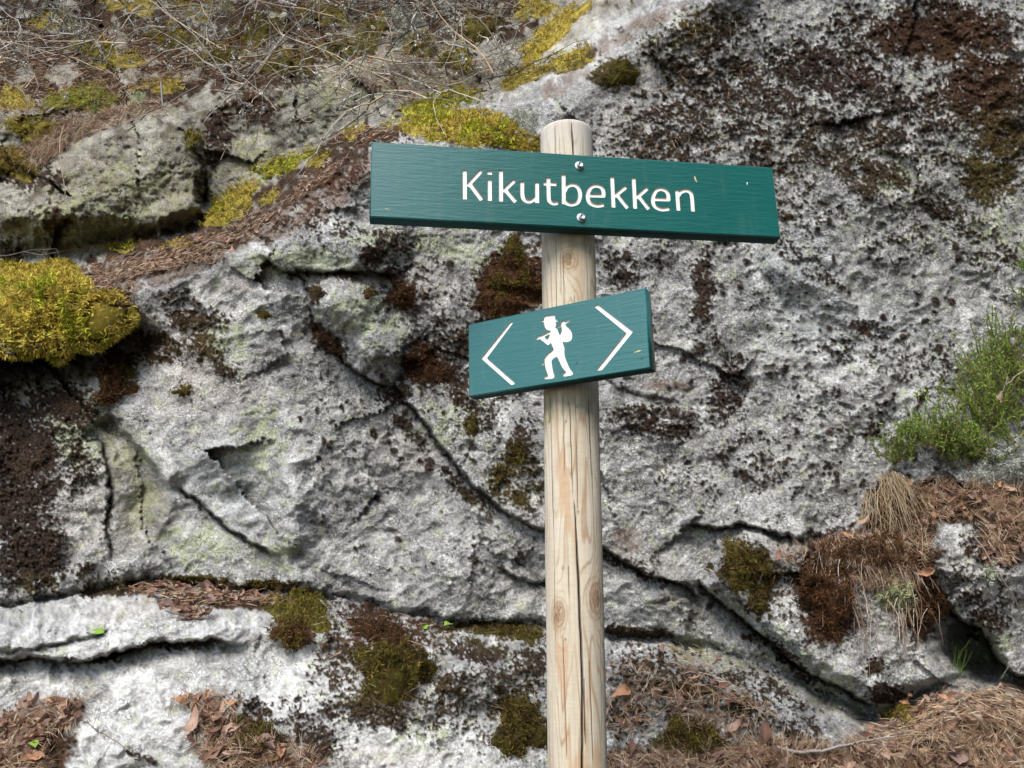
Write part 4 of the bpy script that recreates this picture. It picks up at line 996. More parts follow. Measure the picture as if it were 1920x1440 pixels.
for a in [(480, 62, 60, 22, -15, 'rusty gold moss mat behind the twigs in the middle of the upper left slope'), (610, 30, 54, 20, 10, 'dull moss mat at the top edge above the dark hollow'), (700, 62, 36, 18, -30, 'bright moss knob among lichened twigs above the left end of the name board'),
          (420, 112, 54, 15, -8, 'flat moss strip under twigs just above the hollow beside the boulder'), (650, 100, 58, 17, 0, 'moss strip on the upper rim of the hollow behind the name board'), (545, 128, 54, 16, -10, 'low moss patch on the left rim of the hollow'),
          (330, 78, 50, 15, 0, 'moss patch between bare branches above the bright yellow strip'), (900, 60, 38, 22, -20, 'moss mound among twigs left of the golden streak'), (860, 120, 36, 20, 10, 'moss lump below twigs between the arched twig and the golden streak'),
          (790, 95, 36, 17, 0, 'small moss lump in the middle of the twig tangle above the name board'), (380, 20, 60, 18, 0, 'gold moss bank at the top edge right of the blurred mound'), (180, 95, 46, 15, 0, 'moss patch crossed by the slanting bare branches')]:
    moss_cushion(*a[:5], .09, [OLIVE * rnd.uniform(1.2, 2.2), GOLD * rnd.uniform(.5, .95), REDB], .018, .0034, a[5], 1.2, group='moss patches among the dead twigs')
SC, SW = .011, .0022
for a in [
    (565, 1148, 62, 36, 10, .045, [OLIVE * 1.2, OLIVE * .7], 'olive moss cushion on the ledge below the pale vertical rib, with needles at its top'),
    (545, 1188, 38, 28, 10, .03, [REDB * .9, OLIVE], 'rusty lower half of the moss cushion hanging down the ledge left of centre'),
    (738, 1265, 70, 52, 5, .07, [OLIVE * 1.05, BROWNM, OLIVE * .6], 'big dark olive and brown moss cushion left of the post on the ledge'),
    (715, 1190, 68, 28, 20, .03, [REDB * .7, BROWNM], 'red brown moss trail above the big dark cushion on the ledge'),
    (975, 1370, 52, 54, 5, .05, [OLIVE * .9, BROWNM], 'olive moss cushion at the bottom close to the left side of the post'),
    (955, 545, 72, 52, -20, .05, [REDB, REDB * .65, OLIVE], 'shaggy rust brown moss between the two boards left of the post'),
    (962, 480, 26, 38, 8, .03, [OLIVE, REDB * .7], 'olive brown moss streak directly under the name board left of the post'),
    (755, 552, 26, 24, 0, .03, [REDB * .8, BROWNM], 'red brown moss tuft right of the rounded knob'),
    (693, 551, 18, 10, 0, .02, [REDB * .8, OLIVE * .8], 'small dark moss button on top of the rounded knob'),
    (597, 546, 11, 14, 0, .018, [BROWNM, OLIVE * .8], 'tiny moss button left of the rounded knob top'),
    (497, 591, 17, 10, 0, .016, [OLIVE * .9, BROWNM], 'small round moss button alone on pale rock left of the knob'),
    (343, 733, 21, 11, -15, .018, [OLIVE * 1.1, BROWNM], 'small olive moss button on pinkish rock right of the rusty tuft'),
    (214, 728, 40, 32, -20, .045, [REDB * .95, REDB * .6, OLIVE], 'rusty moss tuft hanging at the head of the left rock fold'),
    (232, 702, 22, 14, -20, .03, [OLIVE * 1.2, OLIVE], 'olive moss cap sitting on the rusty tuft at left'),
    (885, 800, 11, 24, 0, .02, [OLIVE * .9, BROWNM], 'narrow upright moss streak below the left end of the arrow board'),
    (968, 855, 18, 30, 20, .02, [OLIVE * .9, BROWNM], 'moss streak halfway down the rock touching the left side of the post'),
    (938, 890, 12, 20, 0, .02, [OLIVE, BROWNM], 'little moss tuft on the rim of the long diagonal crack'),
    (1397, 1062, 50, 44, 10, .035, [OLIVE * 1.05, BROWNM], 'olive brown moss cushion on the angular block right of the post'),
    (1425, 1120, 22, 34, 15, .02, [OLIVE * .8, BROWNM], 'thin moss trail running down from the cushion on the angular block'),
    (1168, 140, 32, 26, -10, .03, [OLIVE * .9, OLIVE * .6], 'dark green moss cushion on the rock right above the post'),
    (1295, 1388, 70, 38, 5, .03, [OLIVE * 1.1, BROWNM], 'olive moss among needles at the bottom right of the post'),
    (480, 1390, 52, 36, 10, .03, [OLIVE, BROWNM], 'moss clump in the litter at the bottom left of centre'),
    (1735, 1120, 32, 62, 5, .05, [REDB * .8, BROWNM], 'shaggy brown turf drooping at the right side of the hanging roots'),
    (1690, 1345, 32, 22, 20, .03, [GOLD * .6, OLIVE], 'small dull gold moss patch in the litter at lower right'),
    (800, 690, 52, 34, 30, .025, [REDB * .7, BROWNM], 'brown moss cluster left of the arrow board along the diagonal crack'),
    (615, 640, 46, 12, 48, .015, [BROWNM * 1.1, REDB * .6], 'moss lining the crack on the left of the rounded knob'),
    (340, 1090, 60, 7, 2, .015, [OLIVE * 1.1, BROWNM], 'thin olive moss line in the seam above the purple leaf litter'),
    (960, 1188, 70, 12, 5, .015, [OLIVE * 1.0, BROWNM], 'low moss line along the seam just left of the post'),
    (500, 1100, 40, 9, 0, .012, [OLIVE, BROWNM], 'mossy seam right of the purple leaf litter')]:
    moss_cushion(*a[:6], a[6], SC, SW, a[7], 2.2, group=G_, star=False)
LW = np.array([0.60, 0.61, 0.53]); LG = np.array([0.42, 0.45, 0.24])
for a in [
    (984, 232, 32, 24, 0, .03, [LW * .75, LG * .7], 'grey green cup lichen tuft in the golden moss left of the post top'),
    (1872, 872, 60, 46, -20, .075, [LW * 1.15, LW * .8], 'whitish reindeer lichen mat under the heather at the right edge'),
    (1678, 1118, 34, 34, 10, .04, [LG * 1.1, LG * .8], 'yellow green branched lichen clump among the hanging roots'),
    (1572, 1102, 16, 20, 0, .03, [LW * 1.1, LW * .8], 'small white lichen tuft on the brown hanging turf'),
    (262, 190, 18, 22, 0, .03, [LG * .8, LW * .6], 'pale lichen clump on top of the shaded boulder'),
    (1855, 1075, 14, 22, 0, .03, [LG, LW], 'thin lichen tuft dangling over the right block')]:
    moss_cushion(*a[:6], a[6], .010, .0022, a[7], 1.8, name='lichen_clump', cat='lichen', mat=M_lichen, group='branching lichen clumps', star=True)

# loose crust moss standing up from the dark patches (uncountable)
def scatter_where(mask_arr, n, lo=0.5):
    u = rng.uniform(-10, 1930, n); v = rng.uniform(-10, 1450, n)
    m = samp(mask_arr, GU, GV, u, v) > lo
    return u[m], v[m]
u, v = scatter_where(dark, 260000, 0.5)
p, n = surf(u, v)
cc = samp(dk, GU, GV, u, v) * 1.5
Vv, Fv, Cc = blades(p, normd(n * .7 + rng.normal(size=p.shape) * .5), .0065, .0020, cc, .5, .3, 1.35)
tag(mesh_np('crust_moss', Vv, Fv, M_moss, color=Cc), 'brown black crust moss spread in patches over the rock face', 'moss', kind='stuff')

# ------------------------------------------------------------------ litter : leaves, needles
def leaf_mesh(seed, long=1.0):
    r = random.Random(seed); Vv, Fv = [], []
    nL, nW = 6, 4
    curl = r.uniform(-1.2, 1.6); twist = r.uniform(-1.4, 1.4); fold = r.uniform(.0, 1.1); wf = r.uniform(.22, .40)
    for i in range(nL + 1):
        t = i / nL; w = wf * math.sin(math.pi * min(1, t * .94 + .03)) ** .7 * (1.15 - .55 * t) * r.uniform(.8, 1.15)
        for j in range(nW + 1):
            s = j / nW * 2 - 1; x = s * w * (1 + r.uniform(-.25, .2) * (abs(s) > .9)); y = t - .5
            z = fold * abs(s) * w + curl * (t - .5) ** 2 * 1.3 + twist * s * w * (t - .5) * 2 + r.uniform(-.075, .075)
            Vv.append((x, y * long, z))
    for i in range(nL):
        for j in range(nW):
            a = i * (nW + 1) + j; Fv.append((a, a + 1, a + nW + 2, a + nW + 1))
    return Vv, Fv
LEAFCOL = [(0.23, 0.125, 0.085), (0.15, 0.080, 0.055), (0.38, 0.25, 0.18), (0.12, 0.058, 0.042), (0.42, 0.22, 0.12), (0.24, 0.155, 0.13)]
leaf_meshes = []
for i in range(14):
    Vv, Fv = leaf_mesh(i, 1 if i % 3 else 1.2)
    c = np.array(LEAFCOL[i % 6]); C_ = np.tile(c, (len(Vv), 1)) * rng.uniform(.85, 1.15, (len(Vv), 1))
    t = mesh_np('leaf', Vv, np.array(Fv), M_leafdead, color=C_, smooth=True)
    leaf_meshes.append(t.data); bpy.data.objects.remove(t)
for i in range(3):
    Vv, Fv = leaf_mesh(50 + i)
    t = mesh_np('leaf', Vv, np.array(Fv), M_green, color=np.tile(np.array([.24, .40, .05]), (len(Vv), 1)), smooth=True)
    leaf_meshes.append(t.data); bpy.data.objects.remove(t)
def leaf_matrix(u, v, size, rot=None, upright=0.35, lift=0.008):
    p, n = surf([u], [v]); nn = normd(n[0] + UPW * .35 + rng.normal(size=3) * upright)
    a = rng.uniform(0, 2 * np.pi) if rot is None else rot
    ref = normd(np.cross(nn, [math.cos(a), .2, math.sin(a)])); bt = np.cross(nn, ref)
    M = Matrix.Identity(4); q = p[0] + n[0] * lift
    for i in range(3):
        M[i][0], M[i][1], M[i][2], M[i][3] = ref[i] * size, bt[i] * size, nn[i] * size, q[i]
    return M
def in_region(spec, n):
    if isinstance(spec[0], tuple) and len(spec[0]) == 2:
        xs = [p[0] for p in spec]; ys = [p[1] for p in spec]; U1 = rng.uniform(min(xs), max(xs), n * 5); V1 = rng.uniform(min(ys), max(ys), n * 5)
        m = pip(list(spec), U1, V1); return U1[m][:n], V1[m][:n]
    us, vs = [], []
    areas = [s[2] * s[3] for s in spec]; tot = sum(areas)
    for s, ar in zip(spec, areas):
        a, b, _ = ell_points(*s[:5], max(1, int(n * ar / tot))); us.append(a); vs.append(b)
    return np.concatenate(us), np.concatenate(vs)
def needles(u, v, lift=.006, L=.048, W=.0011, cols=((.44, .30, .18), (.26, .16, .09), (.58, .46, .33), (.33, .20, .12), (.14, .08, .05)), align=None, spread=1.0):
    p, n = surf(u, v); m = len(p); t = normd(np.cross(n, rng.normal(size=(m, 3)))) 
    if align is not None: t = normd(t * spread + np.asarray(align))
    t = normd(t + n * rng.uniform(-.05, .3, (m, 1)))
    p = p + n * (lift * rng.uniform(.2, 1.8, (m, 1)))
    parts = []
    ci = np.array(cols)[rng.integers(0, len(cols), m)]
    for k in (-1, 1):
        d = normd(t + np.cross(n, t) * .10 * k); l = L * rng.uniform(.5, 1.15, (m, 1))
        s = np.cross(n, d); s = normd(s) * W * .5; h = n * W * .6; mid = p + d * l * .5 + n * l * .04; e = p + d * l
        Vn = np.stack([p - s, p + s, p + h, mid - s, mid + s, mid + h, e], 1); kx = (np.arange(m) * 7)[:, None]
        Fn = np.concatenate([kx + np.array(f) for f in [(0, 1, 4), (0, 4, 3), (1, 2, 5), (1, 5, 4), (2, 0, 3), (2, 3, 5), (3, 4, 6), (4, 5, 6), (5, 3, 6)]])
        parts.append((Vn.reshape(-1, 3), Fn, np.repeat(ci * rng.uniform(.7, 1.25, (m, 1)), 7, 0)))
    return join(parts)
G_L = 'litter of dead leaves and pine needles'
LIT = [
    ('strip of brown dead leaves and needles on the shelf left of the name board ridge', [(350, 480, 110, 26, -16), (215, 545, 45, 24, 10), (470, 430, 60, 22, -25), (590, 345, 80, 14, -38), (690, 258, 60, 16, -8), (180, 520, 80, 24, -12), (290, 495, 80, 22, -14)], 180, 900, .034),
    ('purple brown leaf litter lying in the seam on the pale ledge at left', [(345, 1118, 95, 18, 6), (350, 1150, 50, 12, 12), (470, 1125, 80, 12, 4)], 110, 260, .040),
    ('brown leaves and needles piled at the lower left corner', [(70, 1360, 85, 40, -25), (30, 1420, 60, 40, 0)], 90, 380, .044),
    ('leaves and needles around a moss clump at the bottom left of centre', [(430, 1400, 70, 44, 10), (520, 1420, 90, 22, 5), (400, 1330, 50, 26, 20)], 70, 380, .046),
    ('long bank of orange brown leaves along the bottom edge right of the post', [(1140, 1425), (1250, 1415), (1330, 1412), (1450, 1385), (1560, 1405), (1690, 1350), (1760, 1305), (1940, 1290), (1940, 1460), (1140, 1460)], 290, 2600, .046),
    ('leaf litter slope under the heather at the right edge', [(1800, 935, 130, 34, 2), (1880, 1000, 45, 60, 0), (1700, 975, 50, 34, 20)], 190, 900, .042),
    ('litter covering the turf lip above the hanging roots', [(1600, 1035, 110, 28, -6), (1690, 1020, 50, 50, 0), (1640, 1075, 80, 26, 10)], 80, 1100, .040),
    ('scattered leaves and needles on rock just right of the post foot', [(1190, 1310, 70, 70, 20), (1330, 1330, 110, 45, 20), (1300, 1250, 90, 30, 20)], 34, 300, .040),
    ('leaf litter on the slope under the bare twigs at upper left', [(0, 40), (330, 60), (700, 60), (960, 130), (760, 205), (620, 130), (420, 150), (260, 180), (100, 230), (0, 230)], 200, 2600, .040),
    ('needle and root litter draped over the top edge of the shaded boulder', [(170, 235, 120, 24, -18), (60, 290, 80, 22, -10), (280, 205, 50, 14, 0)], 40, 1300, .036)]
for lab, spec, nl, nn_, size in LIT:
    uu, vvv = in_region(spec, 6)
    root_p, _ = surf([float(np.mean(uu))], [float(np.mean(vvv))])
    root = empty('leaf_litter', tuple(root_p[0]), lab, 'leaf litter', G_L)
    us, vs = in_region(spec, int(nl * 1.6))
    for a, b_ in list(zip(us, vs))[:295]:
        o = bpy.data.objects.new('leaf', leaf_meshes[rnd.randrange(14)]); COL.objects.link(o); o.parent = root
        M = leaf_matrix(a, b_, size * rnd.choice([.35, .45, .5, .6, .7, 1.0]), None, .6, rnd.uniform(.004, .018))
        M.translation = M.translation - Vector(root_p[0])
        o.matrix_local = M
    us, vs = in_region(spec, int(nn_ * 1.9))
    Vv, Fv, Cc = needles(us, vs, .010)
    o = mesh_np('pine_needles', Vv, Fv, M_needle, parent=root, color=Cc, origin=root_p[0]); o['kind'] = 'stuff'
# loose needles everywhere on ledges and moss
us, vs = in_region([(700, 1200, 120, 60, 10), (740, 1270, 70, 60, 0), (980, 1370, 60, 60, 0), (560, 1140, 60, 40, 0), (1400, 1060, 60, 50, 0), (1200, 60, 150, 40, -25), (220, 720, 50, 40, 0), (1300, 1390, 90, 50, 0), (330, 600, 120, 60, 10), (1300, 200, 150, 150, 0)], 330)
Vv, Fv, Cc = needles(us, vs, .012)
tag(mesh_np('loose_needles', Vv, Fv, M_needle, color=Cc), 'single dry pine needles caught on moss and rock', 'needles', kind='stuff')
# leaves that lie alone
def lone_leaf(u, v, size, lab, green=False, idx=0, rot=0.5, lift=.012):
    o = bpy.data.objects.new('fallen_leaf' if not green else 'green_leaf', leaf_meshes[14 + idx % 3 if green else idx]); COL.objects.link(o)
    o.matrix_world = leaf_matrix(u, v, size, rot, .12, lift); tag(o, lab, 'leaf', 'green leaves on the rock' if green else 'single dead leaves')
lone_leaf(180, 1193, .040, 'fresh green leaf lying on the pale ledge at lower left', True, 0, .2)
lone_leaf(838, 1181, .034, 'toothed green leaf on the seam left of the post', True, 1, 1.2, .02)
lone_leaf(786, 1199, .020, 'small green leaf beside the top of the big dark moss cushion', True, 2, .4, .03)
lone_leaf(74, 1408, .022, 'small green leaf in the brown litter at the lower left corner', True, 1, 2, .03)
lone_leaf(517, 292, .020, 'small round green leaf on the moss strip left of the name board', True, 2, .3, .03)
lone_leaf(241, 404, .018, 'green leaf at the foot of the shaded boulder', True, 0, .3, .03)
lone_leaf(1160, 1310, .056, 'large orange brown leaf right beside the post foot', False, 4, .4, .03)
lone_leaf(1180, 1420, .050, 'dark red brown leaf at the bottom just right of the post', False, 1, 1.4, .03)
lone_leaf(370, 1375, .062, 'curled brown leaf standing at the left of the bottom moss clump', False, 2, 1.5, .03)
lone_leaf(1685, 1295, .048, 'curled brown leaf below the tip of the angular block', False, 4, .2, .03)
lone_leaf(1745, 1062, .050, 'orange leaf on the turf at the left of the right block', False, 4, .3, .05)
lone_leaf(1612, 1008, .052, 'leaf on top of the turf lip below the dry grass', False, 2, .1, .05)
lone_leaf(1430, 1375, .058, 'long red brown leaf standing in the bottom litter under the moss', False, 1, 1.4, .03)
lone_leaf(745, 218, .040, 'rust coloured leaf above the left part of the name board', False, 3, .6, .02)
lone_leaf(1690, 905, .040, 'orange leaf at the base of the heather', False, 4, .6, .04)
lone_leaf(1842, 775, .040, 'pale brown leaf caught inside the heather', False, 2, 1.1, .09)
lone_leaf(415, 1115, .044, 'light orange leaf at the right end of the purple litter', False, 4, .8, .03)
lone_leaf(330, 1160, .042, 'pale brown leaf lowest of the purple litter on the ledge', False, 2, .3, .02)

# ------------------------------------------------------------------ dead branches and roots
def walk(p, d, L, n, wig, grav=0.0, rs=rng):
    pts = [np.array(p, float)]; d = normd(np.array(d, float))
    for i in range(n):
        d = normd(d + rs.normal(size=3) * wig + np.array([0, 0, grav])); pts.append(pts[-1] + d * L / n)
    return np.array(pts), d
def branch(p, d, L, r, depth, out, col, wig=.22, kids=5):
    n = max(4, int(L / .035)); pts, _ = walk(p, d, L, n, wig, -.01)
    rad = np.linspace(r, max(r * .35, .0007), n + 1); out.append((pts, rad, col))
    if depth <= 0: return
    for k in range(kids):
        i = rng.integers(max(1, n // 5), n); dd = normd(normd(pts[i] - pts[i - 1]) + rng.normal(size=3) * .75)
        branch(pts[i], dd, L * rng.uniform(.3, .6), max(rad[i] * .6, .0009), depth - 1, out, col, wig * 1.15, kids)
def dead_branch(u, v, off, d, L, r, lab, depth=3, kids=5, col=(.20, .165, .13), lich=150):
    p, n = surf([u], [v]); p = p[0] + n[0] * off; out = []
    branch(p, d, L, r, depth, out, np.array(col), .2, kids)
    root = empty('dead_branch', tuple(p), lab, 'branch', 'bare dead branches tangled on the slope')
    a = [x for x in out if x[1][0] > .0022] or out[:1]; b_ = [x for x in out if x[1][0] <= .0022]
    Vv, Fv, Cc = tubes(a, 6); o = mesh_np('stem', Vv, Fv, M_twig, parent=root, color=Cc, origin=p)
    if b_:
        Vv, Fv, Cc = tubes([(q[0], q[1], q[2] * 1.5) for q in b_], 3); o = mesh_np('twigs', Vv, Fv, M_twig, parent=root, color=Cc, origin=p); o['kind'] = 'stuff'
    # grey leafy lichen on the bark
    pp = np.concatenate([q[0] for q in out]); pk = pp[rng.integers(0, len(pp), lich)]
    ps = []
    for k in range(14): ps.append(blades(pk + rng.normal(size=pk.shape) * .004, normd(rng.normal(size=pk.shape)), .009, .006, np.tile(np.array([.40, .42, .36]), (len(pk), 1)), .5, .15, 1.0))
    Vv, Fv, Cc = join(ps); o = mesh_np('bark_lichen', Vv, Fv, M_lichen, parent=root, color=Cc, origin=p); o['kind'] = 'stuff'
BR = [
    (20, -30, .35, (.55, -.1, -.75), 1.0, .017, 'brown bare branch slanting down from the top left corner', 3, 4, (.06, .045, .03)),
    (110, -40, .35, (.6, -.1, -.8), 1.1, .017, 'dark bare branch slanting down right of the corner one', 3, 4, (.045, .035, .03)),
    (180, -50, .30, (.45, -.1, -.75), 1.1, .017, 'third slanting bare branch from the top left ending near the yellow moss', 3, 4, (.06, .05, .035)),
    (-40, 60, .20, (1, -.1, .0), 1.2, .007, 'thin bare branch reaching in from the left edge below the slanting ones'),
    (700, -20, .25, (-1, -.1, -.25), 1.5, .009, 'lichen covered branch lying across the upper left slope from the middle'),
    (830, 40, .18, (-1, -.05, -.1), 1.1, .008, 'pale branch tangle above the left end of the name board'),
    (760, -20, .22, (.2, -.1, -1), .8, .008, 'grey lichened branch dropping towards the golden moss band'),
    (560, 60, .20, (.9, -.1, -.25), .9, .007, 'fine grey twigs sprawling right towards the golden moss streak'),
    (380, 20, .25, (.8, -.1, -.5), .9, .008, 'bare branch crossing down above the hollow behind the name board'),
    (890, 20, .15, (-.3, -.1, -1), .6, .006, 'short lichened twig cluster left of the golden moss streak'),
    (480, -30, .2, (-.6, -.1, -.6), .9, .008, 'bare branch falling left from the top edge over the slope'),
    (300, 60, .12, (1, 0, -.05), 1.2, .006, 'low bare branch lying level on the leaf litter slope')]
for a in BR: dead_branch(*a)
# background tangle of dead stems and grass
out = []
for k in range(1750):
    u, v = rng.uniform(-20, 980), rng.uniform(-30, 225)
    if v > 150 and u < 420 and rng.random() < .8: continue
    if seg_sd(RIDGE, np.array([u]), np.array([v]))[0][0] < 60: continue
    if perlin(np.array([u / 75.]), np.array([v / 55. + 3]))[0] + rng.normal() * .25 < -.12: continue
    p, n = surf([u], [v]); pts, _ = walk(p[0] + n[0] * rng.uniform(.0, .12), normd(rng.normal(size=3) * np.array([1, .4, .6])), rng.choice([.1, .2, .35, .5, .7]), 8, .22)
    out.append((pts, np.linspace(rng.choice([.0012, .0016, .0022, .0035, .005]), .0008, 9), np.array([[.42, .36, .29], [.40, .30, .20], [.34, .33, .31]][rng.integers(3)]) * rng.choice([.18, .3, .5, .8, 1.1, 1.6])))
Vv, Fv, Cc = tubes(out, 3)
ff = []
tp = np.concatenate([q[0][2:5] for q in out]); tp = tp[rng.integers(0, len(tp), 1000)]
for k in range(9): ff.append(blades(tp + rng.normal(size=tp.shape) * .006, normd(rng.normal(size=tp.shape)), .013, .008, np.array([.58, .57, .48]) * rng.choice([.5, .8, 1.1], (len(tp), 1)), .5, .15, 1.0))
lv, lf, lc = join(ff)
tag(mesh_np('twig_lichen', lv, lf, M_lichen, color=lc), 'flakes of grey leafy lichen all over the dead twigs at upper left', 'lichen', kind='stuff')
tag(mesh_np('twig_tangle', Vv, Fv, M_twig, color=Cc), 'uncountable fine dead twigs and stems covering the upper left slope', 'twigs', kind='stuff')

def single_twig(pts2, offs, r, lab, col=(.42, .36, .29), name='fallen_twig', forks=2):
    P3 = []
    us = np.interp(np.linspace(0, 1, 14), np.linspace(0, 1, len(pts2)), [q[0] for q in pts2]); vs = np.interp(np.linspace(0, 1, 14), np.linspace(0, 1, len(pts2)), [q[1] for q in pts2])
    p, n = surf(us, vs); o0 = np.interp(np.linspace(0, 1, 14), np.linspace(0, 1, len(offs)), offs)
    p = p + n * o0[:, None]
    k = np.ones(3) / 3
    for _ in range(2): p[1:-1] = (p[:-2] + p[1:-1] + p[2:]) / 3
    p[1:-1] += rng.normal(size=(12, 3)) * .0015
    out = [(p, np.linspace(r, r * .4, 14), np.array(col))]
    for f in range(forks):
        i = rng.integers(3, 11); q, _ = walk(p[i], normd(p[i + 1] - p[i] + rng.normal(size=3) * .05) + rng.normal(size=3) * .5, .07, 5, .15); out.append((q, np.linspace(r * .5, r * .25, 6), np.array(col)))
    Vv, Fv, Cc = tubes(out, 5)
    return tag(mesh_np(name, Vv, Fv, M_twig, color=Cc, origin=p[0]), lab, 'twig', 'single twigs lying on rock and moss')
single_twig([(845, 190), (820, 205), (813, 235), (830, 262), (838, 268)], [.05, .06, .06, .04, .02], .0022, 'white forked twig arching over the golden moss above the name board')
single_twig([(845, 190), (890, 205), (930, 215), (1000, 212)], [.05, .05, .03, .02], .0025, 'pale twig running right from the arch above the name board towards the post')
single_twig([(640, 212), (690, 222), (740, 230)], [.03, .03, .02], .002, 'pale twig lying on red brown moss left above the name board')
single_twig([(1450, 1408), (1530, 1403), (1600, 1402), (1680, 1398)], [.02, .025, .02, .02], .0048, 'long grey stick lying in the leaves at the bottom right', (.30, .26, .23), 'fallen_stick', 3)
single_twig([(1005, 160), (1040, 155), (1080, 142)], [.03, .04, .03], .002, 'pale twig on the rock above the post top')
single_twig([(0, 483), (60, 478), (130, 465), (125, 448)], [.03, .05, .05, .08], .003, 'bare twig at the foot of the boulder reaching in from the left', (.22, .18, .14))
single_twig([(20, 490), (80, 465), (128, 447), (155, 462)], [.05, .07, .06, .04], .002, 'thinner twig crossing the bare one left of the boulder foot', (.22, .18, .14))
single_twig([(145, 1345), (180, 1370), (230, 1400), (285, 1440)], [.008, .012, .012, .01], .0012, 'thin dark stem across the pale rock at lower left', (.10, .08, .06))
single_twig([(415, 305), (425, 288), (445, 284), (470, 298)], [.03, .06, .05, .02], .0018, 'pale curved twig in the hollow right of the boulder')
single_twig([(128, 250), (122, 300), (135, 345), (142, 380), (110, 395)], [.05, .05, .05, .04, .02], .0022, 'pale root hanging down the left of the shaded boulder', (.36, .28, .18))
single_twig([(1745, 1105), (1805, 1010), (1890, 1120), (1900, 1250)][1:], [.04, .05, .05], .002, 'thin lichened stem hanging over the right block', (.20, .17, .14))
single_twig([(1845, 770), (1865, 740), (1885, 705)], [.10, .13, .15], .0022, 'pale bare twig inside the heather')

# hanging turf roots right of the angular block
def hang(label, areas, n, L, r, cols, name, cat, grav=-.35):
    n = int(n * .6)
    out = []
    for k in range(n):
        s = areas[rng.integers(0, len(areas))]; a, b_, _ = ell_points(*s, 1)
        p, nn = surf(a, b_); pts, _ = walk(p[0] + nn[0] * rng.uniform(.01, .05), nn[0] * .35 + np.array([rng.normal() * .3, 0, -.6]), L * rng.uniform(.4, 1.2), 7, .13, grav)
        q, nq = proj(pts[-1]), None
        out.append((pts, np.linspace(r, r * .45, 8), np.array(cols[rng.integers(0, len(cols))])))
    Vv, Fv, Cc = tubes(out, 3); p0 = out[0][0][0]
    return tag(mesh_np(name, Vv, Fv, M_needle, color=Cc, origin=p0), label, cat)
for a in [(1550, 1100, 52, 84, 0, .05, [REDB, REDB * .6, BROWNM], 'red brown turf curtain hanging over the angular block'),
          (1640, 1050, 90, 34, 5, .05, [REDB * .9, BROWNM * 1.3], 'brown turf lip between the two hanging curtains'),
          (1680, 975, 62, 54, 30, .05, [REDB * .8, BROWNM], 'brown soil mound under the dry grass tuft')]:
    moss_cushion(*a[:6], a[6], .015, .0022, a[7], 1.6, name='turf_clump', cat='turf', group='clumps of peaty turf', star=True)
rt = [(.50, .42, .34), (.30, .22, .16), (.20, .12, .08)]
hang('pale roots dangling over the red brown turf curtain', [(1545, 1080, 50, 40, 0), (1590, 1120, 20, 40, 0)], 60, .16, .0013, rt, 'hanging_roots', 'roots')
hang('pale roots dangling below the yellow green lichen clump', [(1690, 1120, 40, 30, 0)], 50, .15, .0012, rt, 'hanging_roots', 'roots')
hang('long dry grass tuft drooping below the heather', [(1662, 895, 22, 12, 0), (1640, 935, 34, 20, 0)], 330, .17, .0010, [(.36, .27, .16), (.26, .18, .10), (.45, .36, .24)], 'dry_grass_tuft', 'grass', -.12)
hang('fringe of dry roots and grass hanging from the turf lip', [(1560, 1030, 60, 14, -8), (1650, 1060, 70, 20, 8)], 200, .07, .0009, rt, 'root_fringe', 'roots', -.2)
hang('brown roots drooping over the shaded boulder', [(170, 245, 60, 16, -25), (110, 280, 30, 12, -20)], 160, .13, .0011, [(.34, .24, .15), (.24, .15, .09)], 'hanging_roots', 'roots', -.2)

# heather sprigs at the right
def heather(areas, n, L, lab, group='heather bushes'):
    stems, lp, ld = [], [], []
    for k in range(n):
        s = areas[rng.integers(0, len(areas))]; a, b_, _ = ell_points(*s, 1); p, nn = surf(a, b_)
        pts, _ = walk(p[0] + nn[0] * rng.uniform(0, .07), nn[0] * .45 + np.array([rng.normal() * .7 - .35, 0, .75 + rng.normal() * .3]), L * rng.uniform(.5, 1.2), 9, .13, .05)
        stems.append((pts, np.linspace(.0018, .0009, 10), np.array([.20, .14, .08])))
        t = np.linspace(.12, 1, 34) * 8.99; i = t.astype(int); f = (t - i)[:, None]; q = pts[i] * (1 - f) + pts[i + 1] * f; d = normd(pts[i + 1] - pts[i])
        lp.append(q); ld.append(normd(d * .8 + normd(rng.normal(size=q.shape)) * .75))
    lp = np.concatenate(lp); ld = np.concatenate(ld)
    c = np.array([.20, .31, .045]) * (1 + .5 * fbm(lp[:, 0] * 14, lp[:, 2] * 14, 2))[:, None]
    yl = rng.random(len(lp)) < .12; c[yl] = (.26, .25, .05)
    root = empty('heather_bush', tuple(stems[0][0][0]), lab, 'heather', group); org = stems[0][0][0]
    Vv, Fv, Cc = blades(lp, ld, .012, .0032, c, .3, .18, 1.25)
    o = mesh_np('foliage', Vv, Fv, M_green, parent=root, color=Cc, origin=org); o['kind'] = 'stuff'
    Vv, Fv, Cc = tubes(stems, 3); mesh_np('stems', Vv, Fv, M_twig, parent=root, color=Cc, origin=org)['kind'] = 'stuff'
heather([(1860, 720, 60, 60, 0), (1900, 770, 60, 50, 0), (1835, 780, 50, 40, 0), (1895, 700, 26, 40, 0)], 230, .145, 'largest green heather bush growing at the right edge of the rock')
heather([(1800, 850, 55, 32, 0), (1760, 835, 40, 22, 0), (1850, 830, 60, 40, 0)], 150, .10, 'lower heather clump above the leaf litter slope')
heather([(1672, 862, 26, 16, 0), (1710, 830, 20, 20, 0)], 52, .09, 'small separate heather sprigs above the dry grass tuft')
heather([(1915, 640, 14, 30, 0), (1918, 560, 8, 16, 0), (1918, 510, 6, 10, 0)], 26, .06, 'few heather shoots highest up at the right edge')
heather([(1735, 745, 6, 5, 0), (1706, 758, 4, 4, 0)], 5, .03, 'tiny green shoots on bare rock left of the big heather')
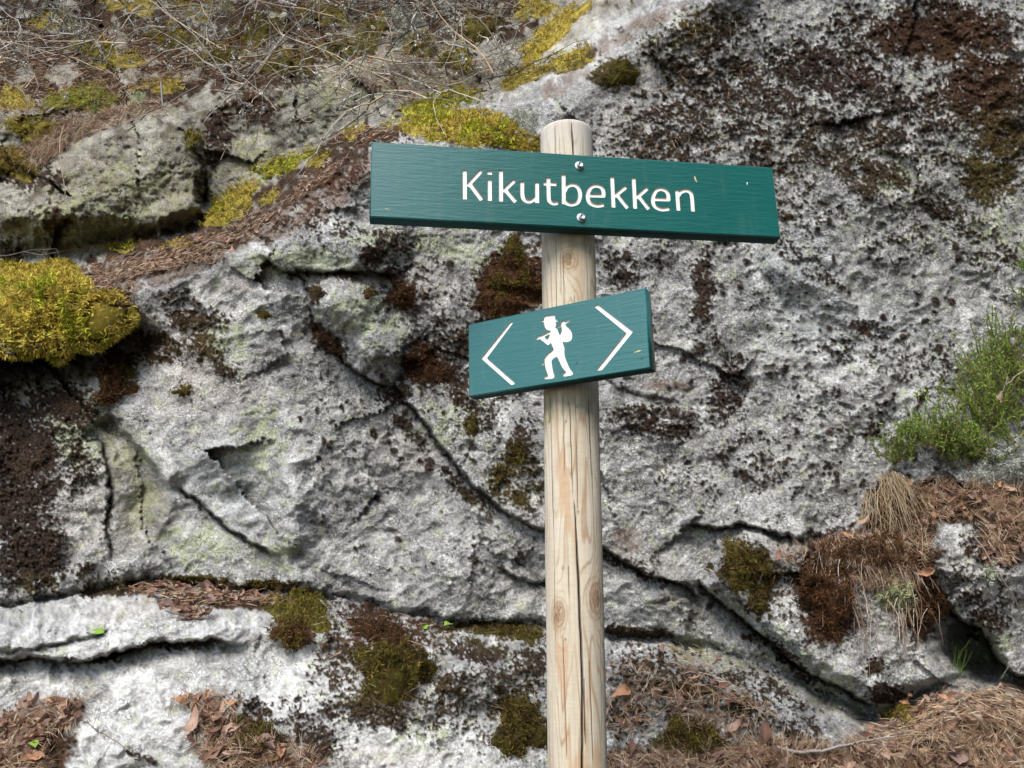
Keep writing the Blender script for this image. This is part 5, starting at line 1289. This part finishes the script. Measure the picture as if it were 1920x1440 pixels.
# grass blades
def grass(u, v, n, L, lab):
    p, nn = surf(rng.normal(u, 5, n), rng.normal(v, 3, n)); out = []
    for k in range(n):
        pts, _ = walk(p[k], nn[k] * .4 + np.array([rng.normal() * .35, 0, 1]), L * rng.uniform(.6, 1.1), 7, .07, -.05); out.append((pts, np.linspace(.0011, .0004, 8), np.array([.14, .24, .04])))
    Vv, Fv, Cc = tubes(out, 3); tag(mesh_np('grass_tuft', Vv, Fv, M_green, color=Cc, origin=p[0]), lab, 'grass', 'green grass tufts', 'stuff')
grass(180, 215, 14, .09, 'thin green grass blades in the olive moss mat above the boulder')
grass(1795, 1270, 9, .12, 'few green grass blades in front of the dark cave gap at right')
grass(1885, 1275, 7, .06, 'short green grass blades at the right end of the dark cave gap')

# ------------------------------------------------------------------ unseen spruces added behind the camera at right to darken the paint's reflections
def spruce(x, y, h, lab, seed):
    r_ = np.random.default_rng(seed); root = empty('added_spruce', (x, y, 0), lab, 'tree', 'spruces behind the viewpoint')
    tr = np.array([(0, 0, h * t) for t in np.linspace(0, 1, 12)]); Vv, Fv, Cc = tubes([(tr, np.linspace(.17, .02, 12), np.array([.09, .065, .045]))], 8)
    mesh_np('trunk', Vv, Fv, M_twig, parent=root, color=Cc)
    n = 9000; t = r_.beta(1, 1.5, n); z = h * (.08 + .92 * t); R_ = (h * .27) * (1 - t) ** .8 + .05; a = r_.uniform(0, 2 * np.pi, n); q = R_ * np.sqrt(r_.uniform(.05, 1, n))
    p = np.stack([q * np.cos(a), q * np.sin(a), z - q * .35 + .25 * np.sin(z * 9 + a * 2)], 1)
    d = normd(np.stack([np.cos(a), np.sin(a), -.25 + 0 * a], 1) + r_.normal(size=(n, 3)) * .4)
    Vv, Fv, Cc = blades(p, d, .38, .11, np.tile(np.array([.025, .05, .018]), (n, 1)), .3, .25, 1.3)
    mesh_np('crown', Vv, Fv, M_green, parent=root, color=Cc)['kind'] = 'stuff'
for i, (az, dist, h) in enumerate([(22, 9, 11), (33, 8, 12), (43, 10, 13), (54, 8.5, 11), (66, 9.5, 12), (80, 9, 11), (28, 14, 15), (48, 15, 16), (62, 14, 15)]):
    a = math.radians(az)
    spruce(math.sin(a) * dist, -math.cos(a) * dist, h, ['shortest dark spruce behind the viewpoint, nearest to the line of sight', 'spruce second from the line of sight behind the viewpoint', 'spruce in the middle of the front row behind the viewpoint', 'nearest slim spruce right of the middle behind the viewpoint', 'front row spruce next to the outermost behind the viewpoint', 'outermost front row spruce behind the viewpoint', 'tall back row spruce closest to the line of sight', 'tallest spruce in the middle of the back row', 'outermost tall spruce of the back row'][i], i)
